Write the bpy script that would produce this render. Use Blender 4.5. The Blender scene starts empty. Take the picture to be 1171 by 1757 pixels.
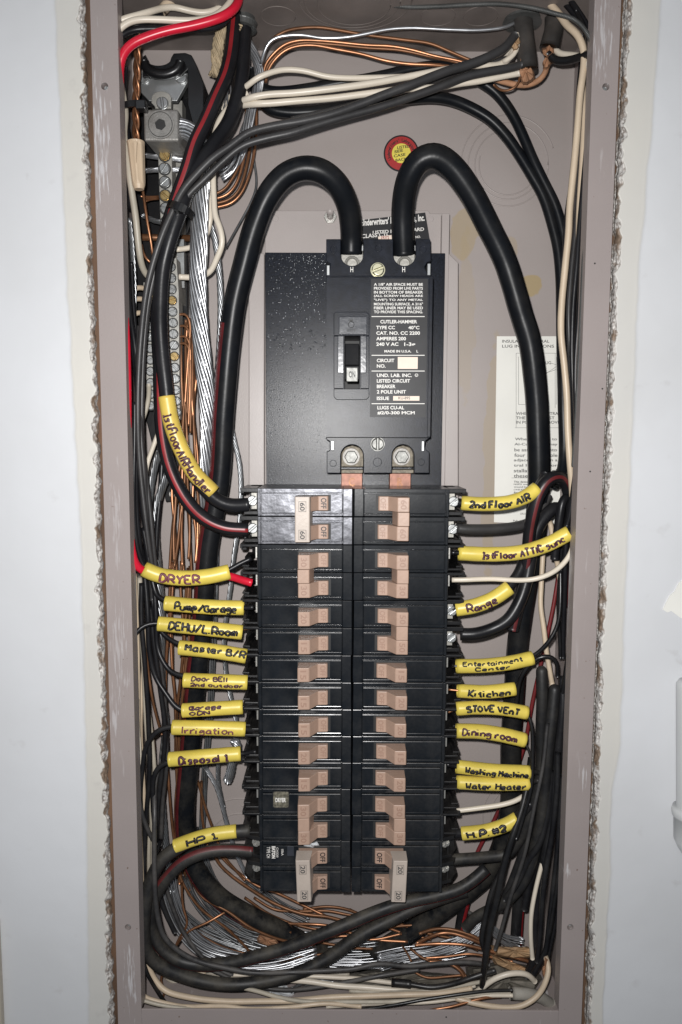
import bpy, math, random
from mathutils import Vector, Matrix, noise as mnoise
random.seed(7)
SC = bpy.context.scene
COL = SC.collection

# ------------------------------------------------------------------ camera
F = 1270.0
PITCH = math.radians(5.65)
ROLL = 0.0042
CAMY = -0.622
fwd = Vector((0, math.cos(PITCH), -math.sin(PITCH)))
right = Vector((math.cos(ROLL), 0, math.sin(ROLL)))
right = (right - fwd * right.dot(fwd)).normalized()
up = right.cross(fwd).normalized()
cd = bpy.data.cameras.new('camera')
cam = bpy.data.objects.new('camera', cd)
COL.objects.link(cam)
cd.sensor_fit = 'VERTICAL'
cd.sensor_height = 36.0
cd.lens = 36.0 * F / 1757.0
cd.clip_start = 0.01
cd.clip_end = 50
cam.matrix_world = Matrix(((right.x, up.x, -fwd.x, 0), (right.y, up.y, -fwd.y, CAMY), (right.z, up.z, -fwd.z, 0), (0, 0, 0, 1)))
SC.camera = cam

# ------------------------------------------------------------------ light: the phone's flash beside the lens, dim room behind
w = bpy.data.worlds.new('World'); SC.world = w; w.use_nodes = True
bg = w.node_tree.nodes['Background']
bg.inputs[0].default_value = (0.82, 0.9, 1.0, 1)
bg.inputs[1].default_value = 0.13
ld = bpy.data.lights.new('phone_flash', 'AREA')
ld.shape = 'DISK'; ld.size = 0.012; ld.energy = 3.5; ld.color = (1.0, 0.985, 0.97); ld.spread = math.radians(170)
lo = bpy.data.objects.new('phone_flash', ld); COL.objects.link(lo)
lo.location = (-0.013, CAMY - 0.004, 0.024)
lo.rotation_euler = (math.radians(90 - 5.65), 0, 0)
# added soft fill for the room's ambient light, not a known window
l2 = bpy.data.lights.new('room_fill', 'AREA')
l2.shape = 'RECTANGLE'; l2.size = 1.2; l2.size_y = 0.9; l2.energy = 3.0; l2.color = (0.86, 0.93, 1.0)
o2 = bpy.data.objects.new('room_fill', l2); COL.objects.link(o2)
o2.location = (-0.9, -2.0, 1.2)
o2.rotation_euler = (Vector((0, 0, 0)) - o2.location).to_track_quat('-Z', 'Y').to_euler()
SC.view_settings.view_transform = 'Standard'
SC.view_settings.look = 'None'
SC.view_settings.exposure = 0.10
SC.view_settings.gamma = 1.0

# ------------------------------------------------------------------ helpers
def P(x, y, d):
    """point of the place seen at photo pixel (x, y), d millimetres in front of the box's back wall"""
    dr = fwd + right * ((x - 585.5) / F) + up * ((878.5 - y) / F)
    t = (-d / 1000.0 - CAMY) / dr.y
    return Vector((0, CAMY, 0)) + dr * t
def MMPX(d): return (-CAMY - d / 1000.0) / F        # metres per photo pixel at depth d

def tag(o, label=None, cat=None, group=None, kind=None):
    if label: o['label'] = label
    if cat: o['category'] = cat
    if group: o['group'] = group
    if kind: o['kind'] = kind
    return o
def thing(name, label, cat, loc, group=None):
    o = bpy.data.objects.new(name, None); COL.objects.link(o)
    o.empty_display_size = 0.01
    o.location = loc
    return tag(o, label, cat, group)
def wpos(o):
    v = Vector(o.location)
    while o.parent: o = o.parent; v = v + Vector(o.location)
    return v
def link(name, me, loc, parent=None):
    o = bpy.data.objects.new(name, me); COL.objects.link(o)
    if parent is not None:
        o.parent = parent; o.location = Vector(loc) - wpos(parent)
    else: o.location = loc
    return o

class MB:
    def __init__(s): s.v = []; s.f = []; s.m = []; s.uv = None
    def add(s, vs, fs, m=0):
        b = len(s.v); s.v.extend(vs); s.f.extend([tuple(i + b for i in f) for f in fs]); s.m.extend([m] * len(fs)); return s
    def box(s, a, b, m=0):
        x0, x1 = sorted((a[0], b[0])); y0, y1 = sorted((a[1], b[1])); z0, z1 = sorted((a[2], b[2]))
        vs = [(x, y, z) for x in (x0, x1) for y in (y0, y1) for z in (z0, z1)]
        return s.add([Vector(v) for v in vs], [(0, 1, 3, 2), (4, 6, 7, 5), (0, 4, 5, 1), (2, 3, 7, 6), (0, 2, 6, 4), (1, 5, 7, 3)], m)
    def boxp(s, x0, y0, x1, y1, d0, d1, m=0):          # front face (depth d1) fills these photo pixels
        a = P(x0, y0, d1); b = P(x1, y1, d1)
        return s.box((a.x, -d0 / 1000, a.z), (b.x, -d1 / 1000, b.z), m)
    def prism(s, pts, ya, yb, m=0, taper=None):         # pts = (x, z) outline, ya back, yb front
        n = len(pts)
        ar = sum(pts[i][0] * pts[(i + 1) % n][1] - pts[(i + 1) % n][0] * pts[i][1] for i in range(n))
        if ar < 0: pts = list(reversed(pts))
        lay = [(pts, ya), (pts, yb)]
        if taper:
            cx = sum(p[0] for p in pts) / n; cz = sum(p[1] for p in pts) / n
            for sc_, yy in taper: lay.append(([(cx + (p[0] - cx) * sc_, cz + (p[1] - cz) * sc_) for p in pts], yy))
        vs = [Vector((p[0], yy, p[1])) for ps, yy in lay for p in ps]
        fs = [tuple(reversed(range(n)))]
        for k in range(len(lay) - 1):
            for i in range(n):
                j = (i + 1) % n
                fs.append((k * n + i, k * n + j, (k + 1) * n + j, (k + 1) * n + i))
        fs.append(tuple(range((len(lay) - 1) * n, len(lay) * n)))
        # orientation: front is -Y
        return s.add(vs, fs, m)
    def prismp(s, pts, d0, d1, m=0, taper=None):
        q = [P(x, y, d1) for x, y in pts]
        return s.prism([(p.x, p.z) for p in q], -d0 / 1000, -d1 / 1000, m, [(a, -b / 1000) for a, b in taper] if taper else None)
    def disc(s, c, r, y0, y1, n=24, m=0, dome=None):
        return s.prism([(c[0] + r * math.cos(2 * math.pi * i / n), c[1] + r * math.sin(2 * math.pi * i / n)) for i in range(n)], y0, y1, m, dome)
    def tube(s, pts, rad, n=10, m=0, phi=None, m2=0, caps=True, fr=None, squash=None):
        ps = pts; N = len(ps); frames = fr or frames_of(ps)
        base = len(s.v)
        for i in range(N):
            T, A, B = frames[i]
            r = rad[i] if isinstance(rad, (list, tuple)) else rad
            for k in range(n):
                a = 2 * math.pi * k / n
                s.v.append(ps[i] + (A * math.cos(a) + B * math.sin(a)) * r)
        for i in range(N - 1):
            for k in range(n):
                k2 = (k + 1) % n
                s.f.append((base + i * n + k, base + i * n + k2, base + (i + 1) * n + k2, base + (i + 1) * n + k))
                mm = m
                if phi:
                    am = math.degrees(2 * math.pi * (k + .5) / n)
                    if phi[0] <= am <= phi[1] or phi[0] <= am - 360 <= phi[1]: mm = m2
                s.m.append(mm)
        if caps:
            s.f.append(tuple(range(base, base + n))); s.m.append(m)
            s.f.append(tuple(reversed(range(base + (N - 1) * n, base + N * n)))); s.m.append(m)
        return s
    def screw(s, c, r, y, ang=0.6, m=0, cross=False, h=None):
        """slotted (or crossed) round head; y is the plane it sits on, front is -y"""
        h = h or r * 0.55
        s.disc(c, r, y, y - h * .45, 20, m)
        g = r * 0.13
        def seg(a0, half):
            pts = []
            for i in range(11):
                a = a0 + (i / 10 - .5) * 2 * half
                pts.append((math.cos(a) * r * .97, math.sin(a) * r * .97))
            return pts
        if cross:
            for q in range(4):
                a0 = ang + math.pi / 4 + q * math.pi / 2
                pts = seg(a0, math.pi / 4 - .14); pts.append((math.cos(a0) * g * 1.5, math.sin(a0) * g * 1.5))
                s.prism([(c[0] + p[0], c[1] + p[1]) for p in pts], y - h * .4, y - h * .75, m, [(.8, y - h)])
        else:
            for q in (0, 1):
                a0 = ang + math.pi / 2 + q * math.pi
                half = math.pi / 2 - math.asin(g / r)
                pts = seg(a0, half)
                s.prism([(c[0] + p[0], c[1] + p[1]) for p in pts], y - h * .4, y - h * .7, m, [(.8, y - h)])
        return s
    def build(s, name, mats, parent=None, smooth=False, bevel=0, auto=None, label=None, cat=None, group=None, kind=None, seg=2):
        lo_ = [min(v[i] for v in s.v) for i in range(3)]; hi = [max(v[i] for v in s.v) for i in range(3)]
        c = Vector([(lo_[i] + hi[i]) / 2 for i in range(3)])
        me = bpy.data.meshes.new(name)
        me.from_pydata([(v[0] - c.x, v[1] - c.y, v[2] - c.z) for v in s.v], [], s.f)
        if not isinstance(mats, (list, tuple)): mats = [mats]
        for m in mats: me.materials.append(m)
        me.polygons.foreach_set('material_index', s.m)
        if smooth: me.polygons.foreach_set('use_smooth', [True] * len(s.f))
        me.validate(); me.update()
        o = link(name, me, c, parent)
        if bevel:
            b = o.modifiers.new('bevel', 'BEVEL'); b.width = bevel; b.segments = seg; b.limit_method = 'ANGLE'; b.angle_limit = math.radians(35); b.harden_normals = False
        return tag(o, label, cat, group, kind)

def frames_of(ps):
    """A always turned towards the room (-Y), B = A x T (image-up for a run to the right)"""
    out = []; prev = None; N = len(ps)
    for i in range(N):
        T = (ps[min(i + 1, N - 1)] - ps[max(i - 1, 0)])
        T = T.normalized() if T.length > 1e-9 else Vector((0, 0, 1))
        A = Vector((0, -1, 0)); A = A - T * A.dot(T)
        if A.length < 0.25:
            A2 = prev - T * prev.dot(T) if prev is not None else Vector((0, -0.3, 1)) - T * Vector((0, -0.3, 1)).dot(T)
            A = A2
        A.normalize(); prev = A
        out.append((T, A, A.cross(T).normalized()))
    return out
def cat_rom(pts, step=0.0025):
    if len(pts) == 2:
        n = max(2, int((pts[1] - pts[0]).length / step)); return [pts[0].lerp(pts[1], i / n) for i in range(n + 1)]
    q = [pts[0] * 2 - pts[1]] + pts + [pts[-1] * 2 - pts[-2]]
    out = []
    for i in range(1, len(q) - 2):
        p0, p1, p2, p3 = q[i - 1], q[i], q[i + 1], q[i + 2]
        # centripetal parameterisation keeps uneven traces smooth
        t0 = 0; t1 = t0 + max((p1 - p0).length, 1e-6) ** .5; t2 = t1 + max((p2 - p1).length, 1e-6) ** .5; t3 = t2 + max((p3 - p2).length, 1e-6) ** .5
        n = max(2, int((p2 - p1).length / step))
        for k in range(n):
            t = t1 + (t2 - t1) * k / n
            A1 = p0 * ((t1 - t) / (t1 - t0)) + p1 * ((t - t0) / (t1 - t0))
            A2 = p1 * ((t2 - t) / (t2 - t1)) + p2 * ((t - t1) / (t2 - t1))
            A3 = p2 * ((t3 - t) / (t3 - t2)) + p3 * ((t - t2) / (t3 - t2))
            B1 = A1 * ((t2 - t) / (t2 - t0)) + A2 * ((t - t0) / (t2 - t0))
            B2 = A2 * ((t3 - t) / (t3 - t1)) + A3 * ((t - t1) / (t3 - t1))
            out.append(B1 * ((t2 - t) / (t2 - t1)) + B2 * ((t - t1) / (t2 - t1)))
    out.append(pts[-1].copy())
    for _ in range(2):
        out = [out[0]] + [(out[i - 1] + out[i] * 2 + out[i + 1]) / 4 for i in range(1, len(out) - 1)] + [out[-1]]
    return out
def trace(s, d=50):
    if isinstance(s, str): pts = [tuple(float(c) for c in t.split(',')) for t in s.split()]
    else: pts = s
    return [P(p[0], p[1], p[2] if len(p) > 2 else d) for p in pts], [p[2] if len(p) > 2 else d for p in pts]

# ------------------------------------------------------------------ materials
def mat(name, col, rough=.5, metal=0, spec=.5, bump=0, bscale=600, var=0, vscale=60, dust=0, dustcol=(.30, .27, .23), coat=0, dscale=45, stretch=None):
    m = bpy.data.materials.new(name); m.use_nodes = True; nt = m.node_tree; N = nt.nodes; L = nt.links
    b = N['Principled BSDF']; b.inputs['Base Color'].default_value = (*col, 1); b.inputs['Roughness'].default_value = rough
    b.inputs['Metallic'].default_value = metal; b.inputs['Specular IOR Level'].default_value = spec
    if coat: b.inputs['Coat Weight'].default_value = coat; b.inputs['Coat Roughness'].default_value = .08
    tc = N.new('ShaderNodeTexCoord'); src = tc.outputs['Object']
    if stretch:
        mp = N.new('ShaderNodeMapping'); mp.inputs['Scale'].default_value = stretch; L.new(src, mp.inputs[0]); src = mp.outputs[0]
    colsock = None
    if var:
        n = N.new('ShaderNodeTexNoise'); n.inputs['Scale'].default_value = vscale; n.inputs['Detail'].default_value = 6; L.new(src, n.inputs['Vector'])
        r = N.new('ShaderNodeMapRange'); r.inputs[1].default_value = .3; r.inputs[2].default_value = .7; r.inputs[3].default_value = 1 - var; r.inputs[4].default_value = 1 + var; L.new(n.outputs['Fac'], r.inputs[0])
        mx = N.new('ShaderNodeVectorMath'); mx.operation = 'SCALE'; mx.inputs[0].default_value = col; L.new(r.outputs[0], mx.inputs['Scale']); colsock = mx.outputs[0]
        L.new(colsock, b.inputs['Base Color'])
    if dust:
        n = N.new('ShaderNodeTexNoise'); n.inputs['Scale'].default_value = dscale; n.inputs['Detail'].default_value = 8; n.inputs['Roughness'].default_value = .7; L.new(tc.outputs['Object'], n.inputs['Vector'])
        g = N.new('ShaderNodeNewGeometry'); sx = N.new('ShaderNodeSeparateXYZ'); L.new(g.outputs['Normal'], sx.inputs[0])
        r = N.new('ShaderNodeMapRange'); r.inputs[1].default_value = .42; r.inputs[2].default_value = .75; r.inputs[3].default_value = 0; r.inputs[4].default_value = 1; L.new(n.outputs['Fac'], r.inputs[0])
        # dust lies where the surface looks upward
        r2 = N.new('ShaderNodeMapRange'); r2.inputs[1].default_value = -.4; r2.inputs[2].default_value = 1; r2.inputs[3].default_value = .25; r2.inputs[4].default_value = 1.5; L.new(sx.outputs['Z'], r2.inputs[0])
        ml = N.new('ShaderNodeMath'); ml.operation = 'MULTIPLY'; L.new(r.outputs[0], ml.inputs[0]); L.new(r2.outputs[0], ml.inputs[1])
        sp = N.new('ShaderNodeSeparateXYZ'); L.new(g.outputs['Position'], sp.inputs[0])        # more dust has settled in the bottom of the box
        rz = N.new('ShaderNodeMapRange'); rz.inputs[1].default_value = -.10; rz.inputs[2].default_value = -.36; rz.inputs[3].default_value = dust * .7; rz.inputs[4].default_value = dust * 2.6; L.new(sp.outputs['Z'], rz.inputs[0])
        m3 = N.new('ShaderNodeMath'); m3.operation = 'MULTIPLY'; m3.use_clamp = True; L.new(ml.outputs[0], m3.inputs[0]); L.new(rz.outputs[0], m3.inputs[1])
        mx = N.new('ShaderNodeMix'); mx.data_type = 'RGBA'; L.new(m3.outputs[0], mx.inputs[0])
        if colsock: L.new(colsock, mx.inputs[6])
        else: mx.inputs[6].default_value = (*col, 1)
        mx.inputs[7].default_value = (*dustcol, 1); L.new(mx.outputs[2], b.inputs['Base Color'])
        rr = N.new('ShaderNodeMapRange'); rr.inputs[3].default_value = rough; rr.inputs[4].default_value = .85; L.new(m3.outputs[0], rr.inputs[0]); L.new(rr.outputs[0], b.inputs['Roughness'])
    if bump:
        n = N.new('ShaderNodeTexNoise'); n.inputs['Scale'].default_value = bscale; n.inputs['Detail'].default_value = 4; L.new(src, n.inputs['Vector'])
        bp = N.new('ShaderNodeBump'); bp.inputs['Strength'].default_value = bump; bp.inputs['Distance'].default_value = .0006; L.new(n.outputs['Fac'], bp.inputs['Height']); L.new(bp.outputs[0], b.inputs['Normal'])
    return m

def box_paint():
    m = mat('taupe_enamel', (.30, .258, .247), .42, bump=.12, bscale=900, var=.05, vscale=14)
    nt = m.node_tree; N = nt.nodes; L = nt.links; b = N['Principled BSDF']
    base = b.inputs['Base Color'].links[0].from_socket
    tc = N.new('ShaderNodeTexCoord')
    # scraped pale streaks and rusty brown specks
    mp = N.new('ShaderNodeMapping'); mp.inputs['Rotation'].default_value = (0, .35, 0); mp.inputs['Scale'].default_value = (260, 40, 26); L.new(tc.outputs['Object'], mp.inputs[0])
    n = N.new('ShaderNodeTexNoise'); n.inputs['Scale'].default_value = 1; n.inputs['Detail'].default_value = 5; L.new(mp.outputs[0], n.inputs['Vector'])
    n2 = N.new('ShaderNodeTexNoise'); n2.inputs['Scale'].default_value = 9; n2.inputs['Detail'].default_value = 2; L.new(tc.outputs['Object'], n2.inputs['Vector'])
    r = N.new('ShaderNodeMapRange'); r.inputs[1].default_value = .60; r.inputs[2].default_value = .70; L.new(n.outputs['Fac'], r.inputs[0])
    r2 = N.new('ShaderNodeMapRange'); r2.inputs[1].default_value = .52; r2.inputs[2].default_value = .62; r2.inputs[4].default_value = .75; L.new(n2.outputs['Fac'], r2.inputs[0])
    ml = N.new('ShaderNodeMath'); ml.operation = 'MULTIPLY'; L.new(r.outputs[0], ml.inputs[0]); L.new(r2.outputs[0], ml.inputs[1])
    mx = N.new('ShaderNodeMix'); mx.data_type = 'RGBA'; L.new(ml.outputs[0], mx.inputs[0]); L.new(base, mx.inputs[6]); mx.inputs[7].default_value = (.62, .6, .6, 1)
    v = N.new('ShaderNodeTexNoise'); v.inputs['Scale'].default_value = 330; v.inputs['Detail'].default_value = 2; L.new(tc.outputs['Object'], v.inputs['Vector'])
    r3 = N.new('ShaderNodeMapRange'); r3.inputs[1].default_value = .74; r3.inputs[2].default_value = .79; r3.inputs[4].default_value = .8; L.new(v.outputs['Fac'], r3.inputs[0])
    mx2 = N.new('ShaderNodeMix'); mx2.data_type = 'RGBA'; L.new(r3.outputs[0], mx2.inputs[0]); L.new(mx.outputs[2], mx2.inputs[6]); mx2.inputs[7].default_value = (.12, .07, .045, 1)
    cur = mx2.outputs[2]
    # hand-made scrapes where a tool slid down the rim
    g = N.new('ShaderNodeNewGeometry'); mq = N.new('ShaderNodeMapping'); mq.inputs['Rotation'].default_value = (0, .12, 0); mq.inputs['Scale'].default_value = (700, 10, 60); L.new(g.outputs['Position'], mq.inputs[0])
    nq = N.new('ShaderNodeTexNoise'); nq.inputs['Scale'].default_value = 1; nq.inputs['Detail'].default_value = 6; L.new(mq.outputs[0], nq.inputs['Vector'])
    for (x, y, rx, rz, s_) in ((172, 250, 16, 130, .9), (205, 1120, 15, 120, .45), (225, 1680, 14, 75, .95), (1036, 60, 18, 75, .8), (200, 900, 12, 100, .4), (974, 1495, 9, 16, 1.0), (1004, 1330, 8, 30, .8), (196, 1230, 10, 60, .6)):
        c = P(x, y, 95); k = MMPX(95)
        sb = N.new('ShaderNodeVectorMath'); sb.operation = 'SUBTRACT'; L.new(g.outputs['Position'], sb.inputs[0]); sb.inputs[1].default_value = c
        dv = N.new('ShaderNodeVectorMath'); dv.operation = 'MULTIPLY'; L.new(sb.outputs[0], dv.inputs[0]); dv.inputs[1].default_value = (1 / (rx * k), 8, 1 / (rz * k))
        ln = N.new('ShaderNodeVectorMath'); ln.operation = 'LENGTH'; L.new(dv.outputs[0], ln.inputs[0])
        ad = N.new('ShaderNodeMath'); ad.operation = 'MULTIPLY_ADD'; L.new(ln.outputs['Value'], ad.inputs[0]); ad.inputs[1].default_value = -.16; L.new(nq.outputs['Fac'], ad.inputs[2])
        rr = N.new('ShaderNodeMapRange'); rr.inputs[1].default_value = .42; rr.inputs[2].default_value = .52; rr.inputs[4].default_value = s_ * .7; L.new(ad.outputs[0], rr.inputs[0])
        mz = N.new('ShaderNodeMix'); mz.data_type = 'RGBA'; L.new(rr.outputs[0], mz.inputs[0]); L.new(cur, mz.inputs[6]); mz.inputs[7].default_value = (.56, .55, .56, 1); cur = mz.outputs[2]
    L.new(cur, b.inputs['Base Color'])
    return m
def back_paint():
    """same enamel with yellowish adhesive drips"""
    m = mat('taupe_enamel_stained', (.34, .299, .283), .38, bump=.10, bscale=900, var=.05, vscale=10)
    nt = m.node_tree; N = nt.nodes; L = nt.links; b = N['Principled BSDF']
    base = b.inputs['Base Color'].links[0].from_socket
    g = N.new('ShaderNodeNewGeometry')
    cur = base
    nz = N.new('ShaderNodeTexNoise'); nz.inputs['Scale'].default_value = 38; nz.inputs['Detail'].default_value = 4; L.new(g.outputs['Position'], nz.inputs['Vector'])
    for (x, y, rx, rz, s_) in ((908, 488, 20, 17, .8), (800, 395, 22, 45, .5), (800, 330, 16, 30, .45), (878, 430, 14, 25, .35), (845, 760, 14, 190, .35), (800, 560, 16, 120, .22), (300, 1690, 60, 30, .4)):
        c = P(x, y, 0); k = MMPX(0)
        sb = N.new('ShaderNodeVectorMath'); sb.operation = 'SUBTRACT'; L.new(g.outputs['Position'], sb.inputs[0]); sb.inputs[1].default_value = c
        dv = N.new('ShaderNodeVectorMath'); dv.operation = 'MULTIPLY'; L.new(sb.outputs[0], dv.inputs[0]); dv.inputs[1].default_value = (1 / (rx * k), 1, 1 / (rz * k))
        ln = N.new('ShaderNodeVectorMath'); ln.operation = 'LENGTH'; L.new(dv.outputs[0], ln.inputs[0])
        ad = N.new('ShaderNodeMath'); ad.operation = 'MULTIPLY_ADD'; L.new(nz.outputs['Fac'], ad.inputs[0]); ad.inputs[1].default_value = 2.0; L.new(ln.outputs['Value'], ad.inputs[2])
        r = N.new('ShaderNodeMapRange'); r.inputs[1].default_value = 2.05; r.inputs[2].default_value = 1.95; r.inputs[3].default_value = 0; r.inputs[4].default_value = s_; L.new(ad.outputs[0], r.inputs[0])
        mx = N.new('ShaderNodeMix'); mx.data_type = 'RGBA'; L.new(r.outputs[0], mx.inputs[0]); L.new(cur, mx.inputs[6]); mx.inputs[7].default_value = (.36, .27, .13, 1)
        cur = mx.outputs[2]
    L.new(cur, b.inputs['Base Color'])
    return m
def plate_mat():
    m = mat('wet_black_lacquer', (.008, .010, .016), .29, bump=.16, bscale=1500, var=.7, vscale=700)
    b = m.node_tree.nodes['Principled BSDF']; b.inputs['Specular IOR Level'].default_value = .24
    return m
def foil_mat(name, col, rough, b_, sc):
    return mat(name, col, rough, metal=.0, spec=.8, bump=b_, bscale=sc, var=.3, vscale=60, coat=.4)

M = {}
M['box'] = box_paint(); M['back'] = back_paint()
M['topshade'] = mat('shaded_grimy_enamel', (.165, .140, .128), .5, bump=.1, bscale=900, var=.25, vscale=25)  # box enamel darkened for the top wall's grazing-light shade, mottled with grime
M['pan'] = mat('pan_enamel', (.37, .33, .315), .38, bump=.1, bscale=900, var=.05, vscale=25)
M['plate'] = plate_mat()
M['phen'] = mat('black_phenolic', (.009, .011, .017), .33, spec=.22, bump=.10, bscale=1200, var=.4, vscale=200, dust=.07, dustcol=(.12, .12, .14))
M['brk'] = mat('breaker_black', (.006, .008, .011), .22, bump=.04, bscale=500, var=.3, vscale=60, dust=.14, dustcol=(.13, .12, .11), spec=.55)
M['film'] = mat('clear_film_over_black', (.105, .107, .118), .34, metal=.75, bump=.9, bscale=75, var=.25, vscale=200)
M['brkgloss'] = mat('breaker_gloss', (.03, .033, .042), .22, spec=.9, bump=.35, bscale=110, var=.3, vscale=60, coat=.6)
M['tan'] = mat('tan_handle', (.40, .27, .205), .42, bump=.15, bscale=500, var=.08, vscale=90)
M['tanlight'] = mat('pale_tie', (.47, .40, .345), .4, bump=.15, bscale=500, var=.06, vscale=90)
M['tandark'] = mat('moulded_lettering', (.315, .195, .145), .5)
M['ink'] = mat('black_print', (.012, .012, .014), .5)
M['inkg'] = mat('grey_print', (.05, .05, .05), .6)
M['white'] = mat('white_print', (.72, .70, .66), .5)
M['cream'] = mat('cream_sticker', (.74, .62, .52), .55, var=.04, vscale=200)
M['label'] = mat('label_black', (.018, .018, .020), .45, spec=.3, var=.2, vscale=100)
M['paper'] = mat('instruction_paper', (.76, .75, .70), .6, var=.05, vscale=20, bump=.08)
M['steel'] = mat('zinc_steel', (.42, .43, .43), .36, metal=.8, bump=.04, bscale=700, var=.12, vscale=120)
M['dullsteel'] = mat('dull_cast_alloy', (.26, .25, .235), .5, metal=.5, bump=.35, bscale=900, var=.2, vscale=150)
M['speck'] = mat('painted_glint', (.55, .57, .60), .3)
M['padm'] = mat('mottled_terminal_metal', (.20, .175, .135), .6, metal=.3, bump=.8, bscale=700, var=.4, vscale=400)
M['nutm'] = mat('dull_nut_metal', (.20, .20, .19), .5, metal=.8, bump=.3, bscale=500, var=.3, vscale=300)
M['tinbar'] = mat('tinned_bar', (.36, .35, .32), .5, metal=.45, bump=.25, bscale=700, var=.18, vscale=150)
M['brass'] = mat('brass_screw', (.60, .44, .20), .32, metal=.85, var=.2, vscale=200)
M['chrome'] = mat('plated_screw', (.46, .45, .42), .38, metal=.7, bump=.3, bscale=900)
M['goldch'] = mat('yellow_plated_screw', (.55, .53, .38), .32, metal=.8)
M['copbus'] = mat('copper_bus', (.26, .125, .09), .5, metal=.4, var=.3, vscale=150, bump=.2)
M['cop'] = mat('bare_copper', (.40, .19, .10), .38, metal=.8, var=.25, vscale=90)
M['copd'] = mat('oxidised_copper', (.19, .088, .042), .45, metal=.55, var=.3, vscale=70)
M['alu'] = mat('bright_aluminium', (.52, .53, .55), .33, metal=.85, var=.18, vscale=150)
M['alud'] = mat('grey_aluminium', (.32, .33, .34), .34, metal=.85, var=.25, vscale=120)
M['wblk'] = mat('black_insulation', (.010, .010, .012), .34, spec=.3, bump=.12, bscale=300, dust=.12, dustcol=(.12, .115, .10), var=.25, vscale=50)
M['wgry'] = mat('chalky_black_insulation', (.032, .031, .032), .42, bump=.15, bscale=400, dust=.35, dustcol=(.12, .11, .10), var=.2, vscale=50)
M['cable'] = mat('black_service_cable', (.006, .007, .009), .34, spec=.2, bump=.12, bscale=200, dust=.2, dustcol=(.13, .115, .09), var=.25, vscale=40)
M['cabled'] = mat('dusty_service_cable', (.013, .013, .014), .48, spec=.4, bump=.2, bscale=200, dust=.22, dustcol=(.13, .115, .09), var=.25, vscale=40)
M['stripe'] = mat('dark_red_stripe', (.10, .012, .014), .42, var=.3, vscale=60, dust=.15, dustcol=(.10, .06, .05))
M['redstripe'] = mat('red_stripe', (.24, .014, .018), .38, var=.25, vscale=60)
M['red'] = mat('red_insulation', (.60, .012, .035), .3, var=.1, vscale=60)
M['dred'] = mat('old_red_insulation', (.15, .016, .018), .42, var=.25, vscale=60)
M['wht'] = mat('off_white_insulation', (.66, .59, .49), .36, var=.08, vscale=40, dust=.10, dustcol=(.4, .34, .26))
M['bge'] = mat('beige_insulation', (.56, .45, .33), .4, var=.1, vscale=40, dust=.15, dustcol=(.33, .27, .2))
M['gwt'] = mat('grey_white_insulation', (.42, .38, .31), .42, var=.15, vscale=40, dust=.2, dustcol=(.25, .21, .16))
M['yel'] = mat('yellow_sleeve', (.66, .52, .09), .36, var=.16, vscale=50, bump=.1, bscale=250, dust=.12, dustcol=(.5, .38, .08))
M['ylw2'] = mat('aged_yellow_sleeve', (.62, .45, .09), .38, var=.12, vscale=50, bump=.1, bscale=250)
M['marker'] = mat('black_marker', (.012, .010, .012), .45)
M['markerp'] = mat('purple_black_marker', (.065, .018, .035), .45)
M['markerb'] = mat('faded_brown_marker', (.16, .045, .06), .5, var=.4, vscale=300)
M['nut'] = mat('tan_plastic', (.52, .40, .28), .45, var=.05)
M['blkp'] = mat('black_plastic', (.007, .007, .008), .3, bump=.1, bscale=300, dust=.12, dustcol=(.10, .09, .08))
M['sheath'] = mat('tattered_sheath', (.035, .032, .030), .6, bump=1.0, bscale=120, var=.4, vscale=60, dust=.4, dustcol=(.12, .09, .07))
M['bpaper'] = mat('kraft_paper_wrap', (.34, .175, .095), .75, bump=1.0, bscale=250, var=.35, vscale=90)
M['bpaper2'] = mat('pale_kraft_wrap', (.40, .255, .14), .7, bump=1.0, bscale=250, var=.35, vscale=90)
M['fibre'] = mat('tan_fibre_braid', (.42, .33, .21), .7, var=.35, vscale=200)
M['putty'] = mat('duct_seal', (.115, .105, .085), .75, bump=.8, bscale=90, var=.25, vscale=40, dust=.4)
M['bush'] = mat('dull_bushing', (.085, .087, .085), .45, metal=.3, bump=.6, bscale=150, var=.3, vscale=60)
M['gjack'] = mat('grey_jacket', (.40, .38, .34), .45, var=.12, vscale=40, dust=.3)
M['ulred'] = mat('sticker_red', (.36, .03, .03), .4, var=.1, vscale=100)
M['ulyel'] = mat('sticker_yellow', (.72, .60, .10), .4, var=.08, vscale=100)
M['hole'] = mat('hole_dark', (.02, .02, .02), .6)
M['water'] = mat('clear_droplet', (.03, .033, .04), .16, spec=1.0)
M['tag'] = mat('white_plastic_scrap', (.60, .62, .64), .35)
M['wood'] = mat('stud_wood', (.12, .068, .04), .8, bump=.8, bscale=60, var=.4, vscale=30, stretch=(4, 4, .5))
M['conduit'] = mat('grey_pvc', (.52, .53, .53), .4, var=.04, vscale=20)
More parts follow.
